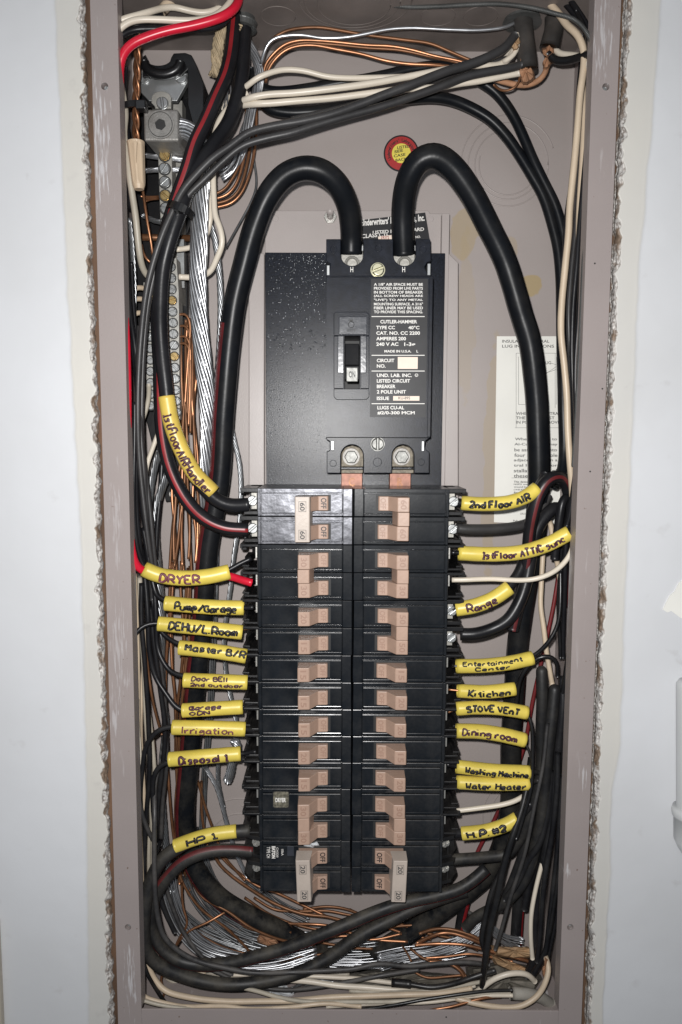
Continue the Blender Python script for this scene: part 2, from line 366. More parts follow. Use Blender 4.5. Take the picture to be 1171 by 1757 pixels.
# ------------------------------------------------------------------ text and handwriting
_tc = {}
def glyphs(txt, bold=0.0):
    key = (txt, bold)
    if key in _tc: return _tc[key]
    cu = bpy.data.curves.new('lettering', 'FONT'); cu.body = txt; cu.resolution_u = 3; cu.offset = bold; cu.extrude = 0.0
    cu.align_x = 'LEFT'; cu.size = 1
    ob = bpy.data.objects.new('lettering', cu); COL.objects.link(ob)
    dg = bpy.context.evaluated_depsgraph_get(); me = bpy.data.meshes.new_from_object(ob.evaluated_get(dg))
    vs = [tuple(v.co) for v in me.vertices]; fs = [tuple(p.vertices) for p in me.polygons]
    bpy.data.objects.remove(ob); bpy.data.curves.remove(cu); bpy.data.meshes.remove(me)
    _tc[key] = (vs, fs); return _tc[key]
def print_into(mb, txt, x0, y0, x1, y1, d, rot=0, bold=.012, m=0, shear=0):
    """flat print filling the photo-pixel box at depth d; rot in quarter turns clockwise"""
    vs, fs = glyphs(txt, bold)
    a0 = min(v[0] for v in vs); a1 = max(v[0] for v in vs); b0 = min(v[1] for v in vs); b1 = max(v[1] for v in vs)
    o = []
    for v in vs:
        u = (v[0] - a0) / (a1 - a0); t = (v[1] - b0) / (b1 - b0)      # t up
        if rot == 0: X, Y = x0 + (x1 - x0) * u, y1 - (y1 - y0) * t + shear * u
        elif rot == 1: X, Y = x0 + (x1 - x0) * t, y0 + (y1 - y0) * u    # reads downwards, tops to the right
        elif rot == 3: X, Y = x1 - (x1 - x0) * t, y1 - (y1 - y0) * u    # reads upwards
        else: X, Y = x1 - (x1 - x0) * u, y0 + (y1 - y0) * t
        o.append(P(X, Y, d))
    mb.add(o, fs, m)
    return mb
PEN = {
'A':'00-39-60|14-54','B':'00-09-49-58-56-45-05|45-63-61-40-00','C':'67-48-19-06-03-10-40-61','D':'00-09-39-67-63-30-00','E':'60-00-09-69|05-45',
'F':'00-09-69|05-45','G':'67-38-07-02-30-60-64-34','H':'00-09|60-69|05-65','I':'30-39','K':'00-09|69-04-60','L':'09-00-60','M':'00-09-34-69-60','N':'00-09-60-69',
'O':'30-03-06-39-66-63-30','P':'00-09-49-67-65-44-04','R':'00-09-49-67-65-44-04|34-60','S':'68-39-08-06-35-63-61-30-01','T':'30-39|09-69','U':'09-02-20-40-62-69',
'V':'09-30-69','W':'09-10-35-50-69','Y':'09-35-30|69-35','a':'55-25-03-01-20-41-55-50-60','b':'09-00-40-53-45-05','c':'54-25-03-01-20-50','d':'59-50-20-02-14-45-54',
'e':'03-53-45-15-03-01-20-50','f':'48-29-17-10|05-35','g':'55-25-04-02-22-54-55-5b-3c-0b','h':'00-09|04-35-54-50','i':'20-25|27-28','k':'00-09|45-03-50','l':'20-29',
'm':'00-05|04-25-34-30|34-55-64-60','n':'00-05|04-35-54-50','o':'20-02-04-25-45-54-52-40-20','p':'0c-05|05-45-53-42-02','r':'00-05|03-25-45','s':'54-25-04-43-41-20-00',
't':'28-21-40|05-45','u':'05-01-30-51|55-50','v':'05-20-45','w':'05-10-24-40-55','y':'05-22|45-0c','1':'17-39-30|10-50','2':'07-39-67-65-00-60','#':'03-73|06-76|20-29|50-59',
'/':'00-69','.':'20-21','5':'69-09-05-45-63-40-00','0':'30-03-06-39-66-63-30'}
YV = {'a': -1, 'b': -2, 'c': -3}
def handwriting(mb, txt, center, radius, f0, f1, hgt, off=0.0, pen=.00045, jit=.35, seed=1, m=0):
    """marker strokes lying on the round surface of a sleeve; f0..f1 = share of its length, off/hgt in sleeve radii"""
    rnd = random.Random(seed)
    fr = frames_of(center); L = [0]
    for i in range(1, len(center)): L.append(L[-1] + (center[i] - center[i - 1]).length)
    tot = L[-1]
    adv = 0; cells = []
    for ch in txt:
        if ch == ' ': adv += 3.5; continue
        wd = {'I': 3, 'i': 3, 'l': 3, '.': 3, '1': 5, 'm': 7.5, 'M': 8, 'W': 8, 't': 5, 'f': 5, 'r': 5.4}.get(ch, 7 if ch.isupper() or ch.isdigit() else 6.6)
        cells.append((ch, adv - (2 if wd == 3 else 0), wd)); adv += wd + .9
    def surf(s, t):
        s = max(0, min(tot - 1e-6, s)); k = 0
        while k < len(L) - 2 and L[k + 1] < s: k += 1
        q = (s - L[k]) / (L[k + 1] - L[k]); c = center[k].lerp(center[k + 1], q); T, A, B = fr[k]
        a = t                                                     # radians of wrap
        Rr = radius - pen * .35
        return c + (A * math.cos(a) + B * math.sin(a)) * Rr
    for ch, x0, wd in cells:
        g = PEN.get(ch)
        if not g: continue
        dy = rnd.uniform(-.5, .5); sl = rnd.uniform(-.08, .12); sc_ = rnd.uniform(.9, 1.08)
        for pl in g.split('|'):
            pts = []
            for tk in pl.split('-'):
                yy = YV[tk[1]] if tk[1] in YV else int(tk[1])
                xx = int(tk[0]) + rnd.uniform(-jit, jit); yy = yy * sc_ + dy + rnd.uniform(-jit, jit)
                pts.append((x0 + xx + sl * yy, yy))
            dense = []
            for i in range(len(pts) - 1):
                for k in range(4):
                    q = k / 4; dense.append((pts[i][0] * (1 - q) + pts[i + 1][0] * q, pts[i][1] * (1 - q) + pts[i + 1][1] * q))
            dense.append(pts[-1])
            for _ in range(1):
                dense = [dense[0]] + [((dense[i-1][0] + 2*dense[i][0] + dense[i+1][0]) / 4, (dense[i-1][1] + 2*dense[i][1] + dense[i+1][1]) / 4) for i in range(1, len(dense) - 1)] + [dense[-1]]
            wpts = [surf((f0 + (f1 - f0) * px / adv) * tot, off + (py / 9 - .5) * hgt) for px, py in dense]
            if len(wpts) >= 2: mb.tube(wpts, pen * rnd.uniform(.9, 1.15), 6, m)
    return mb

# ------------------------------------------------------------------ wall
def lerp_tab(tab, y):
    if y <= tab[0][0]: i = 0
    elif y >= tab[-1][0]: i = len(tab) - 2
    else:
        i = 0
        while tab[i + 1][0] < y: i += 1
    (a, b), (c, d) = tab[i], tab[i + 1]
    return b + (d - b) * (y - a) / (c - a)
XO_L = [(0, 153), (360, 163), (700, 176), (1020, 184), (1360, 194), (1757, 203)]       # outer edge of the box rim
XO_R = [(0, 1069), (340, 1053), (700, 1038), (1040, 1024), (1400, 1012), (1757, 1001)]
XC_L = [(0, 96), (500, 118), (900, 140), (1300, 150), (1757, 154)]
XC_R = [(0, 1133), (222, 1117), (473, 1094), (700, 1086), (1040, 1070), (1290, 1063), (1360, 1047), (1500, 1046), (1757, 1032)]
def wall_mat():
    m = bpy.data.materials.new('painted_drywall'); m.use_nodes = True; nt = m.node_tree; N = nt.nodes; L = nt.links; b = N['Principled BSDF']
    at = N.new('ShaderNodeAttribute'); at.attribute_name = 'coat'; sp = N.new('ShaderNodeSeparateColor'); L.new(at.outputs['Color'], sp.inputs[0])
    g = N.new('ShaderNodeNewGeometry')
    n1 = N.new('ShaderNodeTexNoise'); n1.inputs['Scale'].default_value = 60; n1.inputs['Detail'].default_value = 6; L.new(g.outputs['Position'], n1.inputs['Vector'])
    n2 = N.new('ShaderNodeTexNoise'); n2.inputs['Scale'].default_value = 400; n2.inputs['Detail'].default_value = 6; L.new(g.outputs['Position'], n2.inputs['Vector'])
    n3 = N.new('ShaderNodeTexNoise'); n3.inputs['Scale'].default_value = 7; n3.inputs['Detail'].default_value = 7; L.new(g.outputs['Position'], n3.inputs['Vector'])
    # paint
    p = N.new('ShaderNodeMix'); p.data_type = 'RGBA'; r = N.new('ShaderNodeMapRange'); r.inputs[1].default_value = .35; r.inputs[2].default_value = .7; L.new(n3.outputs['Fac'], r.inputs[0]); L.new(r.outputs[0], p.inputs[0])
    p.inputs[6].default_value = (.63, .64, .66, 1); p.inputs[7].default_value = (.57, .575, .585, 1)
    # joint compound
    c = N.new('ShaderNodeMix'); c.data_type = 'RGBA'; L.new(r.outputs[0], c.inputs[0]); c.inputs[6].default_value = (.585, .565, .52, 1); c.inputs[7].default_value = (.54, .53, .505, 1)
    # broken gypsum with brown paper
    e = N.new('ShaderNodeMix'); e.data_type = 'RGBA'; r2 = N.new('ShaderNodeMapRange'); r2.inputs[1].default_value = .53; r2.inputs[2].default_value = .62; L.new(n1.outputs['Fac'], r2.inputs[0]); L.new(r2.outputs[0], e.inputs[0])
    e2 = N.new('ShaderNodeMix'); e2.data_type = 'RGBA'; r5 = N.new('ShaderNodeMapRange'); r5.inputs[1].default_value = .38; r5.inputs[2].default_value = .56; L.new(n2.outputs['Fac'], r5.inputs[0]); L.new(r5.outputs[0], e2.inputs[0]); e2.inputs[6].default_value = (.22, .19, .17, 1); e2.inputs[7].default_value = (.56, .54, .515, 1)
    L.new(e2.outputs[2], e.inputs[6]); e.inputs[7].default_value = (.20, .145, .105, 1)
    m1 = N.new('ShaderNodeMix'); m1.data_type = 'RGBA'; L.new(sp.outputs[0], m1.inputs[0]); L.new(p.outputs[2], m1.inputs[6]); L.new(c.outputs[2], m1.inputs[7])
    m2 = N.new('ShaderNodeMix'); m2.data_type = 'RGBA'; L.new(sp.outputs[1], m2.inputs[0]); L.new(m1.outputs[2], m2.inputs[6]); L.new(e.outputs[2], m2.inputs[7])
    # scuffs
    n4 = N.new('ShaderNodeTexNoise'); n4.inputs['Scale'].default_value = 42; n4.inputs['Detail'].default_value = 5; L.new(g.outputs['Position'], n4.inputs['Vector'])
    r4 = N.new('ShaderNodeMapRange'); r4.inputs[1].default_value = .66; r4.inputs[2].default_value = .76; r4.inputs[4].default_value = .35; L.new(n4.outputs['Fac'], r4.inputs[0])
    m3 = N.new('ShaderNodeMix'); m3.data_type = 'RGBA'; L.new(r4.outputs[0], m3.inputs[0]); L.new(m2.outputs[2], m3.inputs[6]); m3.inputs[7].default_value = (.36, .34, .33, 1)
    L.new(m3.outputs[2], b.inputs['Base Color']); b.inputs['Roughness'].default_value = .55
    bp = N.new('ShaderNodeBump'); bp.inputs['Strength'].default_value = .25; bp.inputs['Distance'].default_value = .0008; L.new(n1.outputs['Fac'], bp.inputs['Height'])
    L.new(bp.outputs[0], b.inputs['Normal'])
    return m
M['wall'] = wall_mat()
DW = 97.0
def wall_side(side):
    offs = [i * 1.0 for i in range(0, 34)] + [34 + i * 2.5 for i in range(0, 24)] + [96, 110, 130, 160, 220, 320, 500, 800, 1200]
    ys = [-420 + 2.6 * i for i in range(int(2640 / 2.6))]
    vs = []; cols = []
    for y in ys:
        if side < 0: xo = lerp_tab(XO_L, y); xc = lerp_tab(XC_L, y)
        else: xo = lerp_tab(XO_R, y); xc = lerp_tab(XC_R, y)
        e = 1.6 + 3.4 * (mnoise.fractal(Vector((side * 5, y * .05, 0)), 1.0, 2.0, 6) + .4) * (1.2 if side < 0 else .8)
        gap = 2.0 if side > 0 else 5.0
        e = max(.6, e) + gap * (.5 + .5 * mnoise.noise(Vector((side * 9, y * .012, 3))))
        cw = 9 + 8 * mnoise.noise(Vector((side * 6, y * .013, 2))) + 6 * mnoise.fractal(Vector((side * 3, y * .05, 8)), 1.0, 2.0, 4)
        cmb = abs(xc - xo) + 3 * mnoise.fractal(Vector((side * 2, y * .015, 5)), 1.0, 2.0, 4)
        for o in offs:
            x = xo + side * (e + o)
            cr = 1 - min(1, max(0, (o - max(2.5, cw)) / 2.0))
            n = mnoise.fractal(Vector((x * .22, y * .20, 1.5)), 1.0, 2.0, 5)
            n2 = mnoise.noise(Vector((x * .5, y * .5, 4)))
            t = min(1, o / max(cw, 1)); d = DW - cr * (.8 + 6 * (1 - t) ** 1.6 - 1.7 * n - .7 * n2)
            if o < 1: d -= 3
            dist = e + o
            cm = 1 - min(1, max(0, (dist - cmb) / 3.0))
            if cr < .5: d += .35 * cm + .12 * mnoise.noise(Vector((x * .03, y * .03, 0)))
            d += .12 * math.exp(-((dist - cmb) / 2.5) ** 2)
            vs.append(P(x, y, d)); cols.append((cm, cr))
    nC = len(offs); fs = []
    for j in range(len(ys) - 1):
        for i in range(nC - 1):
            a = j * nC + i; q = (a, a + 1, a + nC + 1, a + nC)
            fs.append(q if side < 0 else tuple(reversed(q)))
    # turn the broken edge back into the wall's thickness
    b0 = len(vs)
    for j in range(len(ys)):
        v = vs[j * nC]; vs.append(Vector((v.x, -.084, v.z))); cols.append((1, 1))
    for j in range(len(ys) - 1):
        fs.append((j * nC, (j + 1) * nC, b0 + j + 1, b0 + j))
    mb = MB(); mb.add(vs, fs)
    o = mb.build('drywall', M['wall'], smooth=True, kind='structure', label=None)
    ca = o.data.color_attributes.new('coat', 'FLOAT_COLOR', 'POINT')
    flat = []
    for c in cols: flat += [c[0], c[1], 0, 1]
    ca.data.foreach_set('color', flat)
    return o
wl = wall_side(-1); wr = wall_side(1)
# studs behind, seen as the brown strip in the gap
def rim_world(tab, y, d=95): return P(lerp_tab(tab, y), y, d)
xL = (rim_world(XO_L, 300).x + rim_world(XO_L, 1300).x) / 2; xR = (rim_world(XO_R, 300).x + rim_world(XO_R, 1300).x) / 2
for sgn, xx in ((-1, xL), (1, xR)):
    mb = MB(); mb.box((xx + sgn * .0012, -.089 if sgn < 0 else -.083, -.62), (xx + sgn * .05, -.002, .56))
    mb.build('wood_stud', M['wood'], kind='structure', bevel=.001)

# ------------------------------------------------------------------ enclosure
Ztop = P(585, 88, 0).z; Zbot = P(585, 1640, 0).z
iL = (P(209, 400, 95).x + P(236, 1360, 95).x) / 2; iR = (P(1009, 360, 95).x + P(970, 1400, 95).x) / 2
zBL = P(585, 1733, 95).z
box = thing('load_centre_box', 'large taupe enamelled steel electrical box set into the broken wall', 'panel box', (0, 0, Zbot))
th = .0016
wt = .004
mb = MB(); mb.box((xL, .002, Zbot - wt), (xR, 0, Ztop + wt)); back = mb.build('back_wall', M['back'], box)
mb = MB(); mb.box((xL, -.0005, Zbot), (xL + th, -.093, Ztop)); mb.build('side_wall', M['box'], box)
mb = MB(); mb.box((xR - th, -.0005, Zbot), (xR, -.093, Ztop)); mb.build('side_wall', M['box'], box)
mb = MB(); mb.box((xL, -.0005, Ztop), (xR, -.093, Ztop + th)); topw = mb.build('top_wall', M['topshade'], box)
mb = MB(); mb.box((xL, -.0005, Zbot - th), (xR, -.093, Zbot)); botw = mb.build('bottom_wall', M['box'], box)
# rim with its screw holes
def ring_hole_strip(x0, x1, z0, z1, holes, name):
    """flat strip with real round holes"""
    mb = MB(); y0, y1 = -.0935, -.095
    hs = sorted(holes, key=lambda h: h[1]); zc = z0
    def quad(a0, b0_, a1, b1_): mb.box((a0, y0, b0_), (a1, y1, b1_))
    for hx, hz, hr in hs:
        s = hr * 1.8
        quad(x0, zc, x1, hz - s); quad(x0, hz - s, hx - s, hz + s); quad(hx + s, hz - s, x1, hz + s); zc = hz + s
        n = 24; ring = []
        for i in range(n):
            a = 2 * math.pi * i / n; c, q = math.cos(a), math.sin(a); k = s / max(abs(c), abs(q))
            ring.append(((hx + c * hr, hz + q * hr), (hx + c * k, hz + q * k)))
        vs = []; fs = []
        for (a, b_) in ring: vs += [Vector((a[0], y1, a[1])), Vector((b_[0], y1, b_[1])), Vector((a[0], y0 + .006, a[1]))]
        for i in range(n):
            j = (i + 1) % n; fs += [(i * 3, i * 3 + 1, j * 3 + 1, j * 3), (i * 3 + 2, i * 3, j * 3, j * 3 + 2)]
        mb.add(vs, fs)
    quad(x0, zc, x1, z1)
    return mb.build(name, M['box'], box)
hl = [P(180, 148, 95), P(220, 1591, 95)]; hr_ = [P(1040, 149, 95), P(979, 1591, 95)]
ring_hole_strip(xL, iL, Zbot - .001, Ztop + .001, [(h.x, h.z, .0024) for h in hl], 'rim')
ring_hole_strip(iR, xR, Zbot - .001, Ztop + .001, [(h.x, h.z, .0024) for h in hr_], 'rim')
mb = MB(); mb.box((iL, -.0935, Zbot - .001), (iR, -.0951, zBL)); mb.build('rim', M['box'], box, bevel=.0003)
mb = MB(); mb.box((iL, -.0935, Ztop - .004), (iR, -.0951, Ztop + .001)); mb.build('rim', M['box'], box, bevel=.0003)
for h in hl + hr_:
    mb = MB(); mb.screw((h.x + .0003, h.z), .0017, -.091, random.uniform(0, 3), 0); mb.build('screw', M['steel'], box, smooth=False)
# small tapped dots on the rims
for (x, y) in ((1021, 452), (1034, 667), (1013, 809), (766, 1745)):
    mb = MB(); c = P(x, y, 95.1); mb.disc((c.x, c.z), .0006, -.0949, -.0953, 12); mb.build('rivet', M['hole'], box)
# return lip inside the rims
mb = MB(); mb.box((iL - .0012, -.083, zBL), (iL, -.0935, Ztop)); mb.build('rim_return', M['box'], box)
mb = MB(); mb.box((iR, -.083, zBL), (iR + .0012, -.0935, Ztop)); mb.build('rim_return', M['box'], box)
# knock-outs: shallow stamped rings
def ring(c, R, r, axis, parent, name='knockout_ring', a0=0, a1=360, mt=None, k2=1):
    pts = []
    n = 56
    for i in range(n + 1):
        a = math.radians(a0 + (a1 - a0) * i / n)
        if axis == 'y': pts.append(Vector((c.x + R * math.cos(a), c.y, c.z + R * k2 * math.sin(a))))
        else: pts.append(Vector((c.x + R * math.cos(a), c.y + R * math.sin(a), c.z)))
    mb = MB(); mb.tube(pts, r, 6); return mb.build(name, mt or M['box'], parent, smooth=True)
kc = P(872, 283, 0)
for R, a0, a1 in ((78, 20, 200), (66, 0, 360), (55, 100, 330), (48, 160, 350)): ring(Vector((kc.x, 0, kc.z)), R * MMPX(0), .0006, 'y', box, a0=a0, a1=a1, mt=M['back'])
kc = P(415, 1450, 0)
for R, a0, a1 in ((88, -70, 110), (74, -80, 90), (60, 0, 360)): ring(Vector((kc.x, 0, kc.z)), R * MMPX(0), .0006, 'y', box, a0=a0, a1=a1, mt=M['back'])
kc = P(905, 1400, 0)
for R in (80, 66): ring(Vector((kc.x, 0, kc.z)), R * MMPX(0), .0006, 'y', box, mt=M['back'])
def topz(x, y):
    dr = fwd + right * ((x - 585.5) / F) + up * ((878.5 - y) / F); t = Ztop / dr.z; return Vector((0, CAMY, 0)) + dr * t
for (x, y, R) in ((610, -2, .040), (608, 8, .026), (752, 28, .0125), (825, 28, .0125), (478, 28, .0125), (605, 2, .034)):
    c = topz(x, y); ring(Vector((c.x, max(-.085, c.y), Ztop)), R, .00035, 'z', box, mt=M['topshade'])

# ------------------------------------------------------------------ mounting pan
pan = thing('mounting_pan', 'taupe steel mounting pan with folded side rails behind the black plate', 'mounting pan', P(600, 1500, 4))
mb = MB(); mb.prismp([(455, 368), (468, 368), (470, 361), (736, 361), (738, 366), (762, 366), (762, 845), (757, 1520), (458, 1520), (455, 845)], 6, 14); mb.build('pan_plate', M['pan'], pan, bevel=.0006)
mb = MB(); mb.prismp([(427, 447), (446, 434), (454, 434), (454, 845), (456, 1500), (432, 1500), (427, 845)], 6, 20); mb.build('side_rail', M['pan'], pan, bevel=.0008)
mb = MB(); mb.prismp([(763, 434), (770, 434), (787, 450), (787, 845), (780, 1500), (764, 1500), (763, 845)], 6, 20); mb.build('side_rail', M['pan'], pan, bevel=.0008)
mb = MB(); mb.boxp(759, 366, 763.5, 845, 10, 21); mb.build('folded_edge', M['pan'], pan, bevel=.0005)
for x, y in ((473, 375), (739, 376)):
    c = P(x, y, 14); mb = MB(); mb.disc((c.x, c.z), .0024, -.014, -.0145, 20); mb.build('rivet', M['pan'], pan, bevel=.0003)
c = P(567, 372, 16)
mb = MB(); mb.disc((c.x, c.z), .0052, -.014, -.0165, 6); mb.build('hex_nut', M['chrome'], pan, bevel=.0004)
c2 = P(567, 369, 20); mb = MB(); mb.tube([Vector((c.x, -.015, c.z)), Vector((c.x, -.028, c.z + .0002))], .0027, 14); mb.build('threaded_stud', M['pan'], pan, smooth=True)

# ------------------------------------------------------------------ black insulating plate with droplets
ins = thing('insulating_plate', 'glossy black insulating plate spattered with droplets beside the main breaker', 'insulating plate', P(600, 845, 20))
mb = MB(); mb.boxp(455, 433, 757, 860, 21.5, 24); mb.build('plate', M['plate'], ins, bevel=.0004)
mb = MB()
rn = random.Random(3); cnt = 0
while cnt < 620:
    x = rn.uniform(458, 575); y = 437 + 400 * rn.random() ** 1.7
    dens = math.exp(-((x - 520 + (y - 500) * .25) / 45) ** 2) * (1.0 if y < 640 else .6)
    if rn.random() > dens + .12: continue
    c = P(x, y, 24); R = (rn.uniform(.25, .85) if y < 600 else rn.uniform(.15, .4)) * MMPX(24) * 2.1
    vs = []; fs = []; n = 8
    for j, (rr, hh) in enumerate(((1, 0), (.86, .4), (.5, .68))):
        for i in range(n):
            a = 2 * math.pi * i / n; vs.append(Vector((c.x + R * rr * math.cos(a), -.024 - hh * R * .8, c.z + R * rr * math.sin(a) * 1.15)))
    vs.append(Vector((c.x, -.024 - R * .62, c.z)))
    for j in range(2):
        for i in range(n): k = (i + 1) % n; fs.append((j * n + i, j * n + k, (j + 1) * n + k, (j + 1) * n + i))
    for i in range(n): fs.append((2 * n + i, 2 * n + (i + 1) % n, 3 * n))
    mb.add(vs, fs); cnt += 1
mb.build('droplets', M['water'], ins, smooth=True, kind='stuff')
mb = MB(); cnt = 0
while cnt < 330:
    x = rn.uniform(458, 578); y = 440 + 380 * rn.random() ** 1.2
    if rn.random() > math.exp(-((x - 525 + (y - 500) * .22) / 46) ** 2) + .06: continue
    c = P(x, y, 24); R = rn.uniform(.28, .62) * MMPX(24) * (1.3 if y < 620 else .8)
    mb.disc((c.x, c.z), R, -.0238, -.0244 - R * .3, 6, dome=[(.5, -.0246 - R * .5)]); cnt += 1
mb.build('droplet_glints', M['speck'], ins, kind='stuff')  # pale dots painted in for the flash's sparkle on the droplets

# ------------------------------------------------------------------ main breaker
mbk = thing('main_breaker', 'big black two-pole main breaker with printed rating label and toggle', 'circuit breaker', P(650, 815, 24))
D0, D1, D2 = 24, 52, 66
def arch_notch(x0, x1, ytop, ybot):       # a U-shaped notch outline (down the left side, round the bottom, up the right)
    cx = (x0 + x1) / 2; r = (x1 - x0) / 2; pts = [(x0, ytop), (x0, ybot - r)]
    for i in range(1, 12): a = math.pi - math.pi * i / 12; pts.append((cx + r * math.cos(a), ybot - r + r * math.sin(a)))
    pts += [(x1, ybot - r), (x1, ytop)]; return pts
top = [(560, 410)] + arch_notch(585, 624, 410, 456) + arch_notch(675, 714, 410, 456) + [(739, 410), (740, 448), (733, 450), (729, 458), (733, 467), (740, 470), (740, 474), (560, 474), (560, 470), (566, 466), (567, 452), (560, 448)]
mb = MB(); mb.prismp(top, D0, D1); mb.build('line_end', M['phen'], mbk, bevel=.0005)
def notch_up(x0, x1, ytop, ybot):
    cx = (x0 + x1) / 2; r = (x1 - x0) / 2; pts = [(x1, ybot), (x1, ytop + r)]
    for i in range(1, 12): a = -math.pi * i / 12; pts.append((cx + r * math.cos(a), ytop + r + r * math.sin(a)))
    pts += [(x0, ytop + r), (x0, ybot)]; return pts
bot = [(560, 749), (737, 749), (737, 752), (731, 756), (729, 766), (733, 773), (737, 775), (737, 812)] + notch_up(673, 711, 763, 812) + notch_up(585, 624, 763, 812) + [(561, 812), (561, 775), (566, 773), (566, 757), (560, 754)]
mb = MB(); mb.prismp(bot, D0, D1); mb.build('load_end', M['phen'], mbk, bevel=.0005)
# raised body with the toggle recess cut as a frame
hx0, hx1, hy0, hy1 = 591, 618, 576, 667
mb = MB()
XX = [P(x, 620, D2).x for x in (561, hx0, hx1, 739)]; ZZ = [P(604, y, D2).z for y in (474, hy0, hy1, 750)]
n4 = [(x, z) for z in ZZ for x in XX]; vs = [Vector((x, -D2 / 1000, z)) for x, z in n4] + [Vector((x, -D0 / 1000, z)) for x, z in n4]; fs = []
for j in range(3):
    for i in range(3):
        if (i, j) != (1, 1): a = j * 4 + i; fs.append((a, a + 4, a + 5, a + 1))
for lp in ((0, 1, 2, 3, 7, 11, 15, 14, 13, 12, 8, 4), (5, 9, 10, 6)):
    for k in range(len(lp)): a, b_ = lp[k], lp[(k + 1) % len(lp)]; fs.append((a, b_, b_ + 16, a + 16))
mb.add(vs, fs)
mb.build('body', M['phen'], mbk)
mb = MB(); mb.prismp([(561, 474), (739, 474), (739, 476), (561, 476)], D2, D2 + .8); mb.boxp(737.5, 474, 739, 750, D2, D2 + .8); mb.build('body_edge', M['phen'], mbk, bevel=.0003)
mb = MB()
def rrect(x0, y0, x1, y1, r, n=5):
    pts = []
    for cx, cy, a0 in ((x1 - r, y0 + r, -90), (x1 - r, y1 - r, 0), (x0 + r, y1 - r, 90), (x0 + r, y0 + r, 180)):
        for i in range(n + 1): a = math.radians(a0 + 90 * i / n); pts.append((cx + r * math.cos(a), cy + r * math.sin(a)))
    return pts
# handle escutcheon: four proud bars with rounded outline
oo = rrect(573, 536, 634, 686, 6); 
mb.prismp([(573, 541), (573, 538), (577, 535), (629, 535), (634, 539), (634, 576), (573, 576)], D2, D2 + 1.6)
mb.prismp([(573, 576.3), (590, 576.3), (590, 666.7), (573, 666.7)], D2, D2 + 1.6)
mb.prismp([(619, 576.3), (634, 576.3), (634, 666.7), (619, 666.7)], D2, D2 + 1.6)
mb.prismp([(573, 667), (634, 667), (634, 681), (629, 686), (578, 686), (573, 681)], D2, D2 + 1.6)
mb.build('escutcheon', M['phen'], mbk, bevel=.0004)
mb = MB(); mb.boxp(582, 543, 630, 574, D2 + 1.6, D2 + 2.6); mb.boxp(580, 576, 590, 640, D2 + 1.6, D2 + 2.4); mb.boxp(619, 576, 629, 640, D2 + 1.6, D2 + 2.4); mb.build('handle_frame', M['brkgloss'], mbk, bevel=.0004)
mb = MB(); mb.boxp(hx0, hy0, hx1, hy1, D0, D0 + 12); mb.build('recess_floor', M['hole'], mbk)
# toggle, thrown down
a = P(592.5, 590, D2 + 3); b_ = P(616.5, 632, D2 + 3)
mb = MB()
x0, x1 = a.x, b_.x; zt = P(600, 590, D2).z; zm = P(600, 628, D2 + 9).z; zb = P(600, 660, D2 + 9).z
pts = [(zt, -.040), (zt, -(D2 + 1.5) / 1000), (zm + .001, -(D2 + 5) / 1000), (zm, -(D2 + 10) / 1000), (zb + .0035, -(D2 + 11) / 1000), (zb + .0035, -(D2 + 3) / 1000), (zb + .005, -.040)]
vs = [Vector((x, y, z)) for x in (x0, x1) for z, y in pts]; n = len(pts)
mb.add(vs, [tuple(range(n)), tuple(reversed(range(n, 2 * n)))] + [(i, i + n, (i + 1) % n + n, (i + 1) % n) for i in range(n)])
tg = mb.build('toggle', M['blkp'], mbk, bevel=.0006)
mb = MB(); mb.boxp(594.5, 630, 614.5, 655, D2 + 9, D2 + 11.6); pd_ = mb.build('toggle_pad', M['nutm'], tg, bevel=.0005)
mb = MB(); print_into(mb, 'ON', 599, 637, 610, 648, D2 + 11.7, bold=.03); mb.build('lettering', M['inkg'], pd_)
mb = MB(); c = P(603, 557, D2 + 2.6); ring(Vector((c.x, -(D2 + 2.7) / 1000, c.z)), .0021, .00025, 'y', mbk, 'handle_mark', mt=M['hole'])
mb = MB(); print_into(mb, 'M', 600, 547, 606, 553, D2 + 2.7, bold=.02); print_into(mb, 'OFF', 596, 564, 612, 569, D2 + 2.7); mb.build('lettering', M['inkg'], mbk)
# label
lab = MB().boxp(637, 478, 731, 716, D2, D2 + .25).build('rating_label', M['label'], mbk)
T = D2 + .33
mb = MB()
rows = ['A \u215b" AIR SPACE MUST BE', 'PROVIDED FROM LIVE PARTS', 'IN BOTTOM OF BREAKER', '(ALL SCREW HEADS ARE', '"LIVE") TO ANY METAL', 'MOUNTING SURFACE. A 3/16"', 'FIBER LINER MAY BE USED', 'TO PROVIDE THIS SPACING.']
rows[0] = 'A 1/8" AIR SPACE MUST BE'
for i, t in enumerate(rows): print_into(mb, t, 642, 485.5 + i * 6.75, 726, 490.3 + i * 6.75, T, bold=.02)
for (t, x0, y0, x1, y1) in (('CUTLER-HAMMER', 653, 549, 716, 555), ('TYPE CC', 646, 559, 678, 565), ('40°C', 701, 559, 720, 565), ('CAT. NO. CC 2200', 646, 568.5, 721, 574.5), ('AMPERES 200', 646, 578, 697, 584),
    ('240 V AC', 646, 587.5, 684, 593.5), ('1-3ø', 694, 587.5, 713, 594), ('MADE IN U.S.A.', 660, 600.5, 706, 604.8), ('L', 715, 600.5, 718, 604.8), ('CIRCUIT', 647, 615.5, 677, 621.5), ('NO.', 647, 625, 662, 631),
    ('UND. LAB. INC.', 647, 641, 707, 647), ('®', 712, 641, 718, 646.5), ('LISTED CIRCUIT', 647, 650.5, 704, 656.5), ('BREAKER', 647, 660, 679, 666), ('2 POLE UNIT', 647, 669.3, 697, 675.3), ('ISSUE', 647, 680.5, 668, 686.5),
    ('LUGS CU-AL', 648, 696.5, 694, 702.5), ('#2/0-300 MCM', 648, 705.5, 712, 711.5)):
    print_into(mb, t, x0, y0, x1, y1, T, bold=.025)
